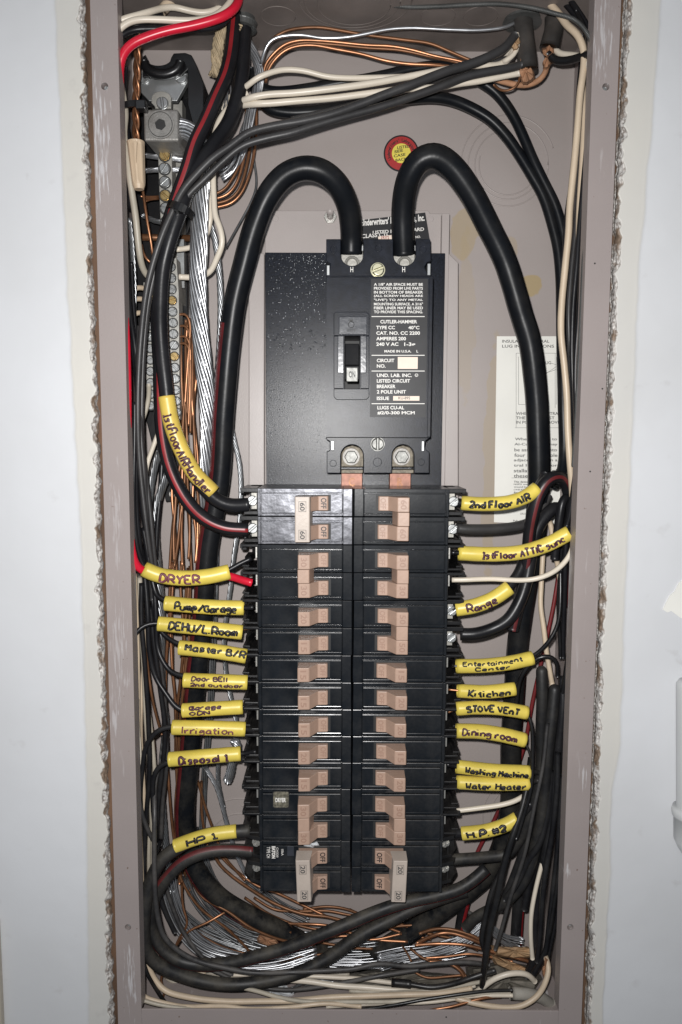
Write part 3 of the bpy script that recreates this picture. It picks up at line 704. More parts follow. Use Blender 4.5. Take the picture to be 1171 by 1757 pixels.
for y in (542.5, 609, 636, 692): mb.add([P(x, yy, T) for x, yy in ((638, y), (729, y), (729, y + 1.3), (638, y + 1.3))], [(0, 1, 2, 3)])
mb.build('lettering', M['white'], lab)
mb = MB(); mb.boxp(683, 612.5, 717, 633, T - .1, T + .1); mb.build('blank_patch', M['cream'], lab)
mb = MB(); mb.boxp(675, 679.5, 720, 687.5, T - .1, T + .1); ip = mb.build('issue_patch', M['cream'], lab)
mb = MB(); print_into(mb, 'KU-895', 684, 680.5, 704, 685.5, T + .17); mb.build('lettering', M['inkg'], ip)
# side clips
for (x0, y0, x1, y1) in ((561, 455, 566, 472), (734, 452, 739, 472), (569, 757, 573, 772), (724, 757, 728, 774)):
    mb = MB(); mb.boxp(x0, y0, x1, y1, 40, D1 + .6); mb.build('clip', M['steel'], mbk, bevel=.0003)
# lugs
for cx in (604.5, 694.5):
    mb = MB(); c = P(cx, 440, 38); mb.boxp(cx - 20, 418, cx + 20, 462, 26, 40); lg = mb.build('wire_lug', M['tinbar'], mbk, bevel=.0012)
    mb = MB(); c = P(cx, 453, 41); mb.disc((c.x, c.z), .0058, -.039, -.0425, 28, dome=[(.8, -.043), (.62, -.0415)]); sd = mb.build('lug_screw', M['tinbar'], lg, bevel=.0002)
    mb = MB(); mb.boxp(cx - 20, 420, cx + 20, 430, 40, 47); mb.build('lug_lip', M['steel'], lg, bevel=.0006)
for cx, mt in ((605, 'brass'), (692, 'chrome')):
    mb = MB(); mb.prismp([(cx - 19, 812), (cx - 19, 778), (cx - 13, 768), (cx, 764), (cx + 13, 768), (cx + 19, 778), (cx + 19, 801), (cx - 19, 801)][1:], 30, 40); pl = mb.build('terminal_pad', M['padm'], mbk, bevel=.0006)
    c = P(cx - 2, 784, 44); mb = MB(); mb.disc((c.x, c.z), .0068, -.040, -.0412, 26); mb.build('lock_washer', M['dullsteel'], pl, bevel=.0002)
    mb = MB(); mb.disc((c.x, c.z), .0054, -.0412, -.0455, 6); mb.build('hex_nut', M['nutm'], pl, bevel=.0006)
    mb = MB(); mb.tube([Vector((c.x, -.040, c.z)), Vector((c.x, -.0478, c.z))], .0028, 18); mb.build('threaded_stud', M['nutm'], pl, bevel=.0003)
    mb = MB(); mb.boxp(cx - 19, 806, cx + 18, 812, 30, 44); mb.build('pad_edge', M['padm'], mbk, bevel=.0004)
for (x, y, an) in ((649, 462, .35), (648.5, 762, 1.57)):
    c = P(x, y, D1 + 3); mb = MB()
    mb.disc((c.x, c.z), .0056, -D1 / 1000, -(D1 + .6) / 1000, 28); mb.build('washer', M['goldch'] if y < 500 else M['nutm'], mbk, bevel=.0002)
    mb = MB(); mb.screw((c.x, c.z), .0048, -(D1 + .5) / 1000, an, h=.003); mb.build('screw', M['goldch'] if y < 500 else M['nutm'], mbk, bevel=.0003)
for x, y in ((572, 795), (648, 793), (723, 793), (650, 426), (726, 428), (573, 428)):
    c = P(x, y, D1); ring(Vector((c.x, -(D1) / 1000, c.z)), .0032 if x == 648 else .0025, .00022, 'y', mbk, 'moulded_ring', mt=M['phen'])
mb = MB()
for x in (604, 693): print_into(mb, 'H', x - 2.5, 458, x + 2.5, 467, D1 + .12)
mb.build('lettering', M['white'], mbk)
# copper bus tongues
for cx, ch in ((604, 'C'), (687, 'R')):
    mb = MB(); mb.boxp(cx - 18, 812, cx + 18, 842, 24.5, 36)
    bb = mb.build('bus_tongue', M['copbus'], bevel=.0004)
    tag(bb, 'copper bus tongue stamped %s below the main breaker' % ch, 'bus bar')
    mb = MB(); print_into(mb, ch, cx - 5, 820, cx + 5, 834, 36.12); mb.build('lettering', M['copd'], bb)

# black listing card, tilted, behind the cables
card = MB()
cp = [(612, 378), (730, 364), (738, 412), (614, 424)]
q = [P(x, y, 26) for x, y in cp]
card.prism([(p.x, p.z) for p in q], -.0245, -.0252)
card = card.build('listing_card', M['label'], label='small black printed listing card slanting behind the main breaker lugs', cat='label card')
mb = MB()
print_into(mb, "Underwriters' Laboratories, Inc.", 620, 376, 729, 390, 25.4, bold=.03, shear=-9)
print_into(mb, 'UL', 614, 377, 625, 384, 25.4, bold=.06, shear=-1)
print_into(mb, 'LISTED PANELBOARD', 640, 396, 728, 402, 25.4, bold=.02, shear=-6)
print_into(mb, 'CLASS CTL', 621, 402, 668, 409, 25.4, bold=.02, shear=-4)
print_into(mb, 'ISSUE NO.', 700, 406, 722, 410, 25.4, bold=.02, shear=-2)
mb.build('lettering', M['white'], card)
mb = MB(); mb.prism([(p.x, p.z) for p in [P(x, y, 25.5) for x, y in ((649, 406), (700, 400), (701, 409), (650, 413))]], -.0252, -.0255); pt = mb.build('number_patch', M['cream'], card)
mb = MB(); print_into(mb, '39372', 654, 405, 668, 410, 25.7); mb.build('lettering', M['redstripe'], pt)

# round listing sticker
c = P(689, 263, 1)
st = MB(); st.disc((c.x, c.z), 29 * MMPX(0), -.0001, -.0006, 48); st = st.build('round_sticker', M['label'], label='round red and yellow listing sticker on the back wall above the main breaker', cat='sticker')
mb = MB(); mb.disc((c.x, c.z), 26.5 * MMPX(0), -.0006, -.0008, 48); r1 = mb.build('red_ring', M['ulred'], st)
mb = MB(); mb.disc((c.x, c.z), 15.5 * MMPX(0), -.0008, -.0010, 48); r2 = mb.build('yellow_centre', M['ulyel'], st)
mb = MB()
txt = "Underwriters' Laboratories Inc."
for i, ch in enumerate(txt):
    if ch == ' ': continue
    an = math.radians(205 - i * 8.6); Rr = 21 * MMPX(0); vs, fs = glyphs(ch, .02); a0 = min(v[0] for v in vs); wd = max(v[0] for v in vs) - a0
    s_ = .0034; cs, sn = math.cos(an - math.pi / 2), math.sin(an - math.pi / 2); o = []
    for v in vs:
        u = (v[0] - a0 - wd / 2) * s_; t = (v[1] - .35) * s_
        o.append(Vector((c.x + Rr * math.cos(an) + u * cs - t * sn, -.00088, c.z + Rr * math.sin(an) + u * sn + t * cs)))
    mb.add(o, fs)
mb.build('lettering', M['ink'], r1)
mb = MB()
for i, (t, x0, x1) in enumerate((('LISTED', 682, 704), ('SEE', 677, 692), ('CASE', 676, 696), ('BACK', 679, 699))): print_into(mb, t, x0, 251 + i * 7.2, x1, 256 + i * 7.2, 1.08, bold=.02, shear=-3)
mb.build('lettering', M['ink'], r2)

# neutral instruction sheet
def W4(l, d): return [P(x, y, d) for x, y in l]
q = W4([(853, 577), (962, 577), (961, 900), (848, 896)], .5)
mb = MB(); mb.prism([(p.x, p.z) for p in q], -.0001, -.0005)
sheet = mb.build('instruction_sheet', M['paper'], label='printed cream neutral instruction sheet pasted on the back wall at right', cat='instruction sheet')
mb = MB(); z = .6
for (t, x0, y0, x1, y1) in (('INSULATED NEUTRAL', 862, 583, 943, 588), ('LUG INSTRUCTIONS', 862, 591.5, 951, 596.5), ('LUG', 933, 619.5, 946, 625), ('WHEN THE NEUTRAL', 886, 707, 962, 712), ('THE MAIN MUST', 886, 714.5, 952, 719.5), ('IN POSITION ABOVE', 886, 722, 961, 727),
    ('When using up to', 884, 751, 956, 757), ('Al-Cu or CU, may', 883, 760, 957, 765.5), ('be assembled into', 883, 769, 956, 774.5), ('four neutral hole', 883, 778, 957, 784), ('adjacent and on a', 882, 787, 957, 793), ('tral lugs are for', 882, 796, 957, 802), ('stallation and of', 882, 804.5, 957, 810.5), ('these instruction', 882, 813.5, 957, 819.5),
    ('CIRCUIT', 893, 880, 905, 883), ('Pub. 16953', 881, 892, 905, 895)):
    print_into(mb, t, x0, y0, x1, y1, z, bold=.012)
for i in range(6): print_into(mb, ('This device is', 'NGF21 ground', 'ground bar as', '(14-8 AWG) as', 'first 3 holes', 'ground bars')[i], 882, 825 + i * 4.6, 912, 828.4 + i * 4.6, z, bold=.02)
def line(x0, y0, x1, y1, wd=.5):
    L = math.hypot(x1 - x0, y1 - y0); nx, ny = -(y1 - y0) / L * wd / 2, (x1 - x0) / L * wd / 2
    mb.add([P(x0 + nx, y0 + ny, z), P(x1 + nx, y1 + ny, z), P(x1 - nx, y1 - ny, z), P(x0 - nx, y0 - ny, z)], [(0, 1, 2, 3)])
for a in ((886, 606, 886, 734), (886, 606, 955, 606), (884, 734, 960, 734), (890, 612, 890, 694), (890, 694, 920, 694), (955, 612, 955, 694), (934, 641, 955, 634), (936, 642, 955, 629), (946, 623, 955, 626), (878, 820, 912, 820), (953, 606, 953, 700)): line(*a)
mb.build('lettering', M['inkg'], sheet)
# ------------------------------------------------------------------ branch breakers
XIL = P(605.5, 860, 75).x; XIR = P(607.5, 860, 75).x
ZT = P(600, 838, 75).z; ZB = P(600, 1531, 75).z; PITCHZ = (ZT - ZB) / 15
pm = PITCHZ * 1000          # pole height in mm
_mesh = {}
class Loc:
    """local millimetres: u outwards from the column's inner edge, v up from the pole's bottom, w out of the wall"""
    def __init__(s, sgn, x0): s.sgn = sgn; s.x0 = x0; s.mb = MB()
    def pt(s, u, v, w): return Vector((s.sgn * u / 1000, -w / 1000, v / 1000))
    def box(s, u0, u1, v0, v1, w0, w1, m=0): s.mb.box(s.pt(u0, v0, w0), s.pt(u1, v1, w1), m); return s
    def prof(s, uw, v0, v1, m=0):             # outline in (u, w), extruded in v
        n = len(uw); vs = [s.pt(u, v, w_) for v in (v0, v1) for u, w_ in uw]
        fs = [tuple(range(n)), tuple(reversed(range(n, 2 * n)))] + [(i, i + n, (i + 1) % n + n, (i + 1) % n) for i in range(n)]
        s.mb.add(vs, fs, m); return s
    def txt(s, t, u0, u1, v0, v1, w_, rot):
        vs, fs = glyphs(t, .02); a0 = min(v[0] for v in vs); a1 = max(v[0] for v in vs); b0 = min(v[1] for v in vs); b1 = max(v[1] for v in vs); o = []
        for v in vs:
            p = (v[0] - a0) / (a1 - a0); q = (v[1] - b0) / (b1 - b0)
            if rot == 1: uu, vv = q, 1 - p         # image right = u when sgn=+1
            else: uu, vv = 1 - q, p
            if s.sgn < 0: uu = 1 - uu
            o.append(s.pt(u0 + (u1 - u0) * uu, v0 + (v1 - v0) * vv, w_ if not callable(w_) else w_(u0 + (u1 - u0) * uu)))
        s.mb.add(o, fs); return s
def inst(key, fn, name, mats, parent, loc, bevel=.0003, smooth=False):
    """one mesh datablock per kind of piece, shared by all its copies"""
    if key not in _mesh:
        mb = fn(); o = mb.build(name, mats, None, smooth=smooth, bevel=bevel)
        _mesh[key] = (o, Vector(o.location)); o.parent = parent; o.location = Vector(loc) + _mesh[key][1] - wpos(parent); return o
    src, off = _mesh[key]
    c = src.copy(); COL.objects.link(c)
    for ch in list(c.children): pass
    c.parent = parent; c.location = Vector(loc) + off - wpos(parent); return c

def pole_body(sgn, style):
    def f():
        L = Loc(sgn, 0); g = .25; H = pm - g
        L.box(.3, 7.2, g, H, 20, 75.2)                      # inner shoulder
        L.box(7.7, 68, 2.6, H - 3.6, 20, 75.6)              # face panel
        L.box(7.9, 68, H - 3.1, H, 20, 74.9)                # upper ledge
        L.box(7.9, 68, g, 2.2, 20, 74.4)                    # lower ledge
        L.box(7.2, 70.6, g + .1, H - .1, 20, 73.6)          # core
        L.box(68.6, 70.6, g, H, 20, 75.1)
        return L.mb
    return f
def pole_term(sgn, style):
    def f():
        L = Loc(sgn, 0); g = .4; H = pm - g
        if style == 'lug':
            L.box(70.6, 82, g, 3, 30, 66); L.box(70.6, 84, H - 3, H, 30, 70); L.box(70.6, 72.5, g, H, 30, 64)
            L.box(70.6, 80, g, H, 30, 45); L.box(82, 85, H - 4.4, H - 1, 30, 64); L.box(81, 83, g, 4, 30, 60)
        elif style == 'clip':
            L.box(70.6, 83, H - 1.8, H, 30, 72); L.box(70.6, 82.5, g, 2.0, 30, 66); L.box(70.6, 72, g, H, 30, 70)
            L.box(83, 85, H - 3.6, H - .2, 30, 68); L.box(79, 84.5, 2.0, 3.4, 30, 62); L.box(81, 85.2, H - 6, H - 4, 30, 60)
            L.prof([(72, 30), (78, 30), (78, 50), (74, 58), (72, 58)], 10.6, H - 2)
            L.prof([(77, 30), (83.5, 30), (83.5, 52), (81, 56)], 4.4, 8.6)
        else:
            L.prof([(70.6, 30), (86, 30), (86, 52), (80, 62), (70.6, 66)], g, 3.2); L.prof([(70.6, 30), (87, 30), (87, 54), (81, 66), (70.6, 70)], H - 3, H)
            L.box(70.6, 84, g, H, 30, 50); L.box(76.5, 78, g, H, 30, 60)
        return L.mb
    return f
def term_metal(sgn, style):
    def f():
        L = Loc(sgn, 0); H = pm
        if style == 'lug': L.box(72, 77, 4, H - 4.5, 45, 61)
        elif style == 'clip': L.box(72, 73.6, 9.5, H - 3, 50, 67)
        else:
            c = L.pt(74.6, H / 2 + 1.5, 0); L.mb.screw((c.x, c.z), .0038, -.060, .5, cross=True)
        return L.mb
    return f
def term_screw(sgn):
    def f():
        L = Loc(sgn, 0); c = L.pt(76, pm / 2, 0); L.mb.screw((c.x, c.z), .0040, -.061, .7); return L.mb
    return f
HV0, HV1 = 5.0, 15.6
def handle(sgn):
    def f():
        L = Loc(sgn, 0)
        L.prof([(18, 70), (18, 78.6), (18.8, 79.3), (25.4, 79.9), (31.2, 89.2), (31.8, 89.6), (39.6, 90), (40, 89.4), (40.2, 70)], HV0, HV1); return L.mb
    return f
def handle_txt(sgn, amp):
    def f():
        L = Loc(sgn, 0); r = 1 if sgn < 0 else 3
        r = 1
        L.txt('OFF', 19.4, 23.6, 6.4, 14.2, lambda u: 79.38 + (u - 18.8) * .09, r)
        if amp: L.txt(amp, 33.6, 38.0, 6.8, 13.8, lambda u: 89.72 + (u - 31.8) * .05, r)
        return L.mb
    return f
def slot(sgn):
    def f():
        L = Loc(sgn, 0); L.box(16.2, 40.8, HV0 - .9, HV1 + .7, 72, 75.75); return L.mb
    return f
def tie(sgn):
    def f():
        L = Loc(sgn, 0); L.prof([(28.6, 76), (31.5, 89.3), (32, 89.7), (39.8, 90.1), (40.1, 89.5), (40.1, 76)], HV1 - pm + .25, HV0 - .25); return L.mb
    return f
def bigtie(sgn, lean):
    def f():
        L = Loc(sgn, 0)
        v1 = HV1 + .6; v0 = HV0 - pm - .6; n = 6
        uw = [(29.5, 80), (31, 93.4), (31.5, 93.9), (41.3, 94.2), (41.8, 93.6), (41.8, 80)]
        vs = []
        for v, du in ((v0, lean), (v1, 0)): vs += [L.pt(u - du, v, w_) for u, w_ in uw]
        L.mb.add(vs, [tuple(range(n)), tuple(reversed(range(n, 2 * n)))] + [(i, i + n, (i + 1) % n + n, (i + 1) % n) for i in range(n)])
        return L.mb
    return f
def bigtie_txt(sgn, lean, amp):
    def f():
        L = Loc(sgn, 0)
        for vb, du in ((HV0 + .6, 0), (HV0 - pm + 1.2, lean)):
            u0, u1 = 34.0 - du, 38.6 - du
            L.txt(amp, u0 + .5, u1 - .5, vb + .6, vb + 6.4, 94.25, 1)
            for (a, b_, c_, d_) in ((u0 - .4, u1 + .4, vb - .1, vb + .15), (u0 - .4, u1 + .4, vb + 7, vb + 7.25), (u0 - .4, u0 - .15, vb - .1, vb + 7.2), (u1 + .15, u1 + .4, vb - .1, vb + 7.2)):
                L.mb.add([L.pt(a, c_, 94.25), L.pt(b_, c_, 94.25), L.pt(b_, d_, 94.25), L.pt(a, d_, 94.25)], [(0, 1, 2, 3)])
        return L.mb
    return f
rb = random.Random(5)
def pole(parent, sgn, row, term, amp, gloss=False, htxt='tandark'):
    X0 = XIL if sgn < 0 else XIR
    loc = Vector((X0 + rb.uniform(-.0003, .0003), 0, ZT - (row) * PITCHZ))
    bm_ = 'film' if gloss else 'brk'
    inst(('body', sgn, bm_), pole_body(sgn, 0), 'pole_body', M[bm_], parent, loc, .00035)
    inst(('term', sgn, term), pole_term(sgn, term), 'terminal_block', M['blkp'], parent, loc, .0003)
    tm = inst(('metal', sgn, term), term_metal(sgn, term), 'terminal', M['tinbar'] if term == 'lug' else M['chrome'], parent, loc, .0003)
    if term == 'lug': inst(('tscrew', sgn), term_screw(sgn), 'terminal_screw', M['steel'], parent, loc, .0002)
    sl = inst(('slot', sgn), slot(sgn), 'handle_slot', M['hole'], parent, loc, 0)
    hd = inst(('handle', sgn), handle(sgn), 'handle', M['tan'], parent, loc, .0004)
    inst(('htxt', sgn, amp, htxt), handle_txt(sgn, amp), 'lettering', M[htxt], hd, loc, 0)
    return loc
rowsL = [(1, 2, 'lug', None, 'big60'), (3, 4, 'clip', '30', 'tie'), (5, 5, 'clip', '20', 0), (6, 6, 'clip', '15', 0), (7, 7, 'clip', '15', 0), (8, 8, 'clip', '15', 0), (9, 9, 'clip', '15', 0),
         (10, 10, 'clip', '20', 0), (11, 11, 'clip', '15', 0), (12, 13, 'clip', '30', 'tie'), (14, 15, 'screw', None, 'big20')]
rowsR = [(1, 2, 'lug', '60', 'tie'), (3, 4, 'clip', '30', 'tie'), (5, 6, 'lug', '50', 'tie'), (7, 7, 'clip', '15', 0), (8, 8, 'clip', '20', 0), (9, 9, 'clip', '20', 0), (10, 10, 'clip', '15', 0), (11, 11, 'clip', '20', 0),
         (12, 13, 'clip', '30', 'tie'), (14, 15, 'screw', None, 'big20')]
labL = ['glossy two-pole breaker with pale 60 amp tie, top of the left column', 'two-pole breaker beside the DRYER sleeve, tan tied handles', 'single-pole breaker beside the Pump/Garage sleeve', 'single-pole breaker beside the DEHU/L.Room sleeve',
        'single-pole breaker beside the Master B/R sleeve', 'single-pole breaker beside the Door Bell sleeve', 'single-pole breaker beside the Garage ODN sleeve', 'single-pole breaker beside the faded Irrigation sleeve',
        'single-pole breaker just below the Disposal 1 sleeve, left column', 'two-pole breaker with a small worn DRYER sticker on its face', 'newer two-pole breaker with pale 20 amp tie, bottom of the left column beside HP 1']
labR = ['two-pole 60 amp breaker with tan tie, top of the right column', 'two-pole breaker beside the 1st Floor ATTIC sleeve, right column', 'two-pole breaker beside the Range sleeve', 'single-pole breaker beside the Entertainment Center sleeve',
        'single-pole breaker beside the Kitichen sleeve', 'single-pole breaker beside the STOVE VENT sleeve', 'single-pole breaker beside the Dining room sleeve', 'single-pole breaker beside the Washing Machine sleeve',
        'two-pole breaker with tan tied handles beside the white wire and H.P. sleeve, right column', 'newer two-pole breaker with pale 20 amp tie, bottom of the right column']
for sgn, rows_, labs in ((-1, rowsL, labL), (1, rowsR, labR)):
    for (ra, rb_, term, amp, tk), lb in zip(rows_, labs):
        X0 = XIL if sgn < 0 else XIR
        name = 'two_pole_breaker' if rb_ > ra else 'single_pole_breaker'
        t = thing(name, lb, 'circuit breaker', (X0, -.020, ZT - rb_ * PITCHZ), 'branch circuit breakers in two columns')
        for r in range(ra, rb_ + 1): loc = pole(t, sgn, r, term, amp, gloss=(sgn < 0 and r <= 2), htxt='ink' if tk in ('big60', 'big20') else 'tandark')
        lt = Vector((X0, 0, ZT - ra * PITCHZ))
        if tk == 'tie': inst(('tie', sgn), tie(sgn), 'handle_tie', M['tan'], t, lt, .0003)
        if tk in ('big60', 'big20'):
            ln = 0 if tk == 'big60' else 1.2
            bt = inst(('big', sgn, tk), bigtie(sgn, ln), 'handle_tie', M['tanlight'], t, lt, .0005)
            inst(('bigt', sgn, tk), bigtie_txt(sgn, ln, tk[3:]), 'lettering', M['inkg'], bt, lt, 0)
        if 'DRYER sticker' in lb:
            mb = MB(); mb.prismp(rrect(468, 1357, 497, 1387, 3), 75.6, 75.9); sk = mb.build('sticker', M['label'], t)
            mb = MB(); mb.prismp(rrect(469.5, 1358.5, 495.5, 1385.5, 3), 75.9, 76.0); mb.build('sticker_face', mat('worn_tan_print', (.13, .12, .09), .5, var=.8, vscale=500), sk)
            mb = MB(); print_into(mb, 'DRYER', 473, 1369, 491, 1376.5, 76.1, bold=.04); mb.build('lettering', M['white'], sk)
        if 'bottom of the left' in lb:
            mb = MB(); print_into(mb, 'TYPE CH', 458, 1453, 464, 1472, 75.75, rot=1); print_into(mb, 'EATON', 466.5, 1452, 473, 1473, 75.75, rot=1, bold=.06); print_into(mb, 'CH220', 474.5, 1454, 478, 1471, 75.75, rot=1)
            print_into(mb, '10kA', 483, 1457, 487, 1468, 75.75, rot=1); mb.build('lettering', M['white'], t)
            mb = MB(); mb.boxp(493, 1452, 505, 1469, 74, 75.8); mb.build('test_window', M['brkgloss'], t, bevel=.0003)
# dusty centre spine
mb = MB(); mb.box((XIL + .0004, -.018, ZB + .002), (XIR - .0004, -.0715, ZT - .001)); sp = mb.build('bus_spine', M['phen'], pan)
for x, y, n_ in ((425, 1215, 0),): pass

# ------------------------------------------------------------------ neutral block
nb = thing('terminal_bar_holder', 'black plastic neutral base with arched top behind the neutral bars', 'neutral bar base', P(290, 860, 2))
mb = MB(); mb.prismp([(228, 190), (246, 150), (330, 150), (346, 170), (346, 330), (322, 400), (322, 858), (285, 862), (246, 700), (228, 600)], 1, 10); mb.build('base_plate', M['blkp'], nb, bevel=.0008)
hp = [(245, 97), (250, 93), (252, 99)] + [(250 + 22 * (1 - math.cos(a)) , 99 + 13 * math.sin(a)) for a in [math.pi * i / 14 for i in range(1, 13)]] + [(294, 98), (298, 91), (318, 90), (329, 94), (338, 112), (350, 142), (350, 235), (338, 240), (322, 180), (322, 120), (312, 130), (245, 133)]
mb = MB(); mb.prismp(hp, 8, 44); mb.build('housing', M['blkp'], nb, bevel=.0012)
ap = [(246 + (1 - math.cos(a)) * 34, 101 + 27 * math.sin(a)) for a in [math.pi * i / 16 for i in range(0, 17)]]
mb = MB(); mb.prismp([(243, 96)] + ap + [(317, 96), (317, 88), (300, 88), (243, 90)], 10, 40) if False else None
arc = [P(248 + 31 * (1 - math.cos(a)), 106 + 22 * math.sin(a), 46) for a in [math.pi * i / 16 for i in range(0, 17)]]
mb = MB(); mb.tube(arc, .0036, 10); mb.build('arched_lip', M['blkp'], nb, smooth=True)
pp = [(242, 122)] + [(250 + 24 * (1 - math.cos(a)), 121 + 16 * math.sin(a)) for a in [math.pi * i / 10 for i in range(1, 10)]] + [(304, 118), (322, 117), (322, 141), (304, 173), (256, 173), (242, 158)]
mb = MB(); mb.prismp(pp, 36, 41); sp_ = mb.build('strap_plate', M['steel'], nb, bevel=.0004)
for (x, y, r, an, mt) in ((310.5, 132, 10, .5, 'steel'), (248, 134, 8, 1.2, 'steel')):
    c = P(x, y, 43); mb = MB(); mb.screw((c.x, c.z), r * MMPX(43), -.041, an); mb.build('screw', M[mt], sp_, bevel=.0003)
mb = MB(); mb.prismp([(296, 172), (313, 172), (313, 520), (299, 520)], 10, 24); mb.build('side_strip', M['tinbar'], nb, bevel=.0005)
mb = MB(); mb.prismp([(303, 410), (316, 410), (317, 494), (304, 494)], 24, 27); mb.build('side_strip', M['steel'], nb, bevel=.0004)
c = P(297, 848, 11); mb = MB(); mb.screw((c.x, c.z), 7 * MMPX(11), -.010, 1.2); mb.build('screw', M['chrome'], nb, bevel=.0002)
# main neutral lug
lugt = thing('neutral_lug', 'large dull alloy neutral lug with hex socket screw under the steel strap', 'lug', P(277, 260, 30))
tb = [(260, 186), (260, 168)] + [(277 - 17 * math.cos(a), 168 - 12 * math.sin(a)) for a in [math.pi * i / 8 for i in range(1, 8)]] + [(294, 168), (294, 186)]
mb = MB(); mb.prismp(tb, 40.5, 46); mb.build('mounting_tab', M['tinbar'], lugt, bevel=.0005)
c = P(279, 177, 47); mb = MB(); mb.screw((c.x, c.z), 10 * MMPX(47), -.046, 1.7); mb.build('screw', M['steel'], lugt, bevel=.0003)
# body: box that narrows backwards below
a = P(246, 187, 66); b_ = P(307, 242, 66)
mb = MB(); x0, x1, z1, z0 = a.x, b_.x, a.z, b_.z
vs = [Vector(p) for p in ((x0, -.066, z0), (x1, -.066, z0), (x1, -.066, z1), (x0, -.066, z1), (x0 + .003, -.036, z0 - .001), (x1 + .001, -.036, z0 - .001), (x1 + .001, -.036, z1), (x0 + .003, -.036, z1))]
mb.add(vs, [(0, 1, 2, 3), (7, 6, 5, 4), (0, 4, 5, 1), (1, 5, 6, 2), (2, 6, 7, 3), (3, 7, 4, 0)]); mb.build('lug_body', M['dullsteel'], lugt, bevel=.0016, seg=3)
c = P(275.5, 213.5, 67); R = 22.5 * MMPX(67)
mb = MB(); n = 32
def annulus(mb, c, r0, r1, y0, y1, n=32, inner=None):
    inner = inner or n
    vs = []; fs = []
    for i in range(n):
        a = 2 * math.pi * i / n
        k = 1 if inner == n else math.cos(math.pi / inner) / math.cos(((a + .3) % (2 * math.pi / inner)) - math.pi / inner)
        ro = r1; ri = r0 * k
        for r, y in ((ro, y0), (ro, y1), (ri, y1), (ri, y0)): vs.append(Vector((c.x + r * math.cos(a), y, c.z + r * math.sin(a))))
    for i in range(n):
        j = (i + 1) % n
        for q in range(3): fs.append((i * 4 + q, j * 4 + q, j * 4 + q + 1, i * 4 + q + 1))
    mb.add(vs, fs)
annulus(mb, c, R * .90, R, -.0655, -.0672); annulus(mb, c, R * .42, R * .84, -.0655, -.0671, 48, 6)
sk_ = mb.build('socket_screw', M['dullsteel'], lugt, bevel=0)
mb = MB(); mb.disc((c.x, c.z), R * .88, -.0640, -.0663, 32); mb.build('socket_bore', M['hole'], sk_)
# terminal bars
def bar(pts, d0, d1, screws, label, r, dd, seed):
    mb = MB(); mb.prismp(pts, d0, d1); t = mb.build('terminal_bar', M['tinbar'], bevel=.0005); tag(t, label, 'terminal bar', 'neutral terminal bars')
    rr = random.Random(seed)
    for i, (x, y) in enumerate(screws):
        c = P(x, y, d1); R = r * MMPX(d1); mb = MB(); br = (i in dd)
        hb = MB(); hb.disc((c.x, c.z), R * 1.16, -(d1 - .5) / 1000, -(d1 + .06) / 1000, 20); hb.build('screw_shade', M['hole'], t)  # dark disc painted in for the shaded recess round the screw
        mb.screw((c.x, c.z), R * .92, -(d1 - .1) / 1000, rr.uniform(-1.4, 1.4), h=R * .5)
        mb.build('screw', M['brass'] if br else M['steel'], t, bevel=0)
    return t
bar([(271, 257), (295, 257), (297, 420), (277, 420)], 30, 44, [(283, 267), (283, 290), (283.5, 313), (284, 336), (285, 358), (286, 381), (287, 403)], 'upper terminal bar with two brass screws under the big lug', 9.2, (0, 3), 1)
bar([(246, 484), (264, 484), (267, 702), (252, 702)], 24, 38, [(257 + i * .25, 500 + i * 19.6) for i in range(11)], 'left lower terminal bar with plain screws near the box edge', 7.2, (), 2)
bar([(288, 444), (303, 442), (307, 500), (309, 720), (296, 722), (291, 600)], 32, 46, [(293.5 + i * .75, 458 + i * 19.2) for i in range(14)], 'right lower terminal bar, partly behind the thick black cable', 7.4, (3, 8), 3)
# rod across
mb = MB(); mb.tube([P(238, 407, 22), P(332, 409, 22)], .0026, 14); mb.build('copper_rod', M['copd'], smooth=True, label='stubby copper rod crossing behind the upper terminal bar', cat='rod')

# ------------------------------------------------------------------ wires
def wire(name, label, cat, mt, wpx, path, d=50, group=None, phi=None, m2=None, sides=10, parent=None, step=.0025, wob=.12, kind=None, taper=None, frm=0, blunt=False):
    pts, ds = trace(path, d); dm = sum(ds) / len(ds); r = wpx * MMPX(dm) / 2
    q = cat_rom(pts, step)
    sd = abs(hash_(label + path if isinstance(path, str) else label)) % 1000
    if wob:
        n = len(q)
        q = [p + Vector((mnoise.noise(Vector((i * .045, sd, 0))), .6 * mnoise.noise(Vector((i * .045, sd, 7))), mnoise.noise(Vector((i * .045, sd, 3))))) * (wob * .004 if wpx < 12 else wob * .003) * min(1, i / 6, (n - 1 - i) / 6) for i, p in enumerate(q)]
    n = len(q); rad = [r * (1 + .03 * mnoise.noise(Vector((i * .15, sd, 1)))) for i in range(n)]
    if taper: rad = [rr * (taper[0] + (taper[1] - taper[0]) * i / (n - 1)) for i, rr in enumerate(rad)]
    mb = MB(); mats = [M[mt]]
    if blunt:
        hd = q[0] - q[1]; hd = hd.normalized(); q = [q[0] + hd * r * s_ for s_ in (.98, .85, .6, .3)] + q; rad = [r * s_ for s_ in (.2, .53, .8, .95)] + rad
    if phi: mats.append(M[m2])
    mb.tube(q, rad, sides if not phi else 24, 0, phi, 1)
    if phi and frm:
        for i in range(int(n * frm) * 24): mb.m[i] = 0
    return mb.build(name, mats, parent, smooth=True, label=label, cat=cat, group=group, kind=kind)
def hash_(s):
    h = 7
    for ch in s: h = (h * 131 + ord(ch)) % 1000003
    return h
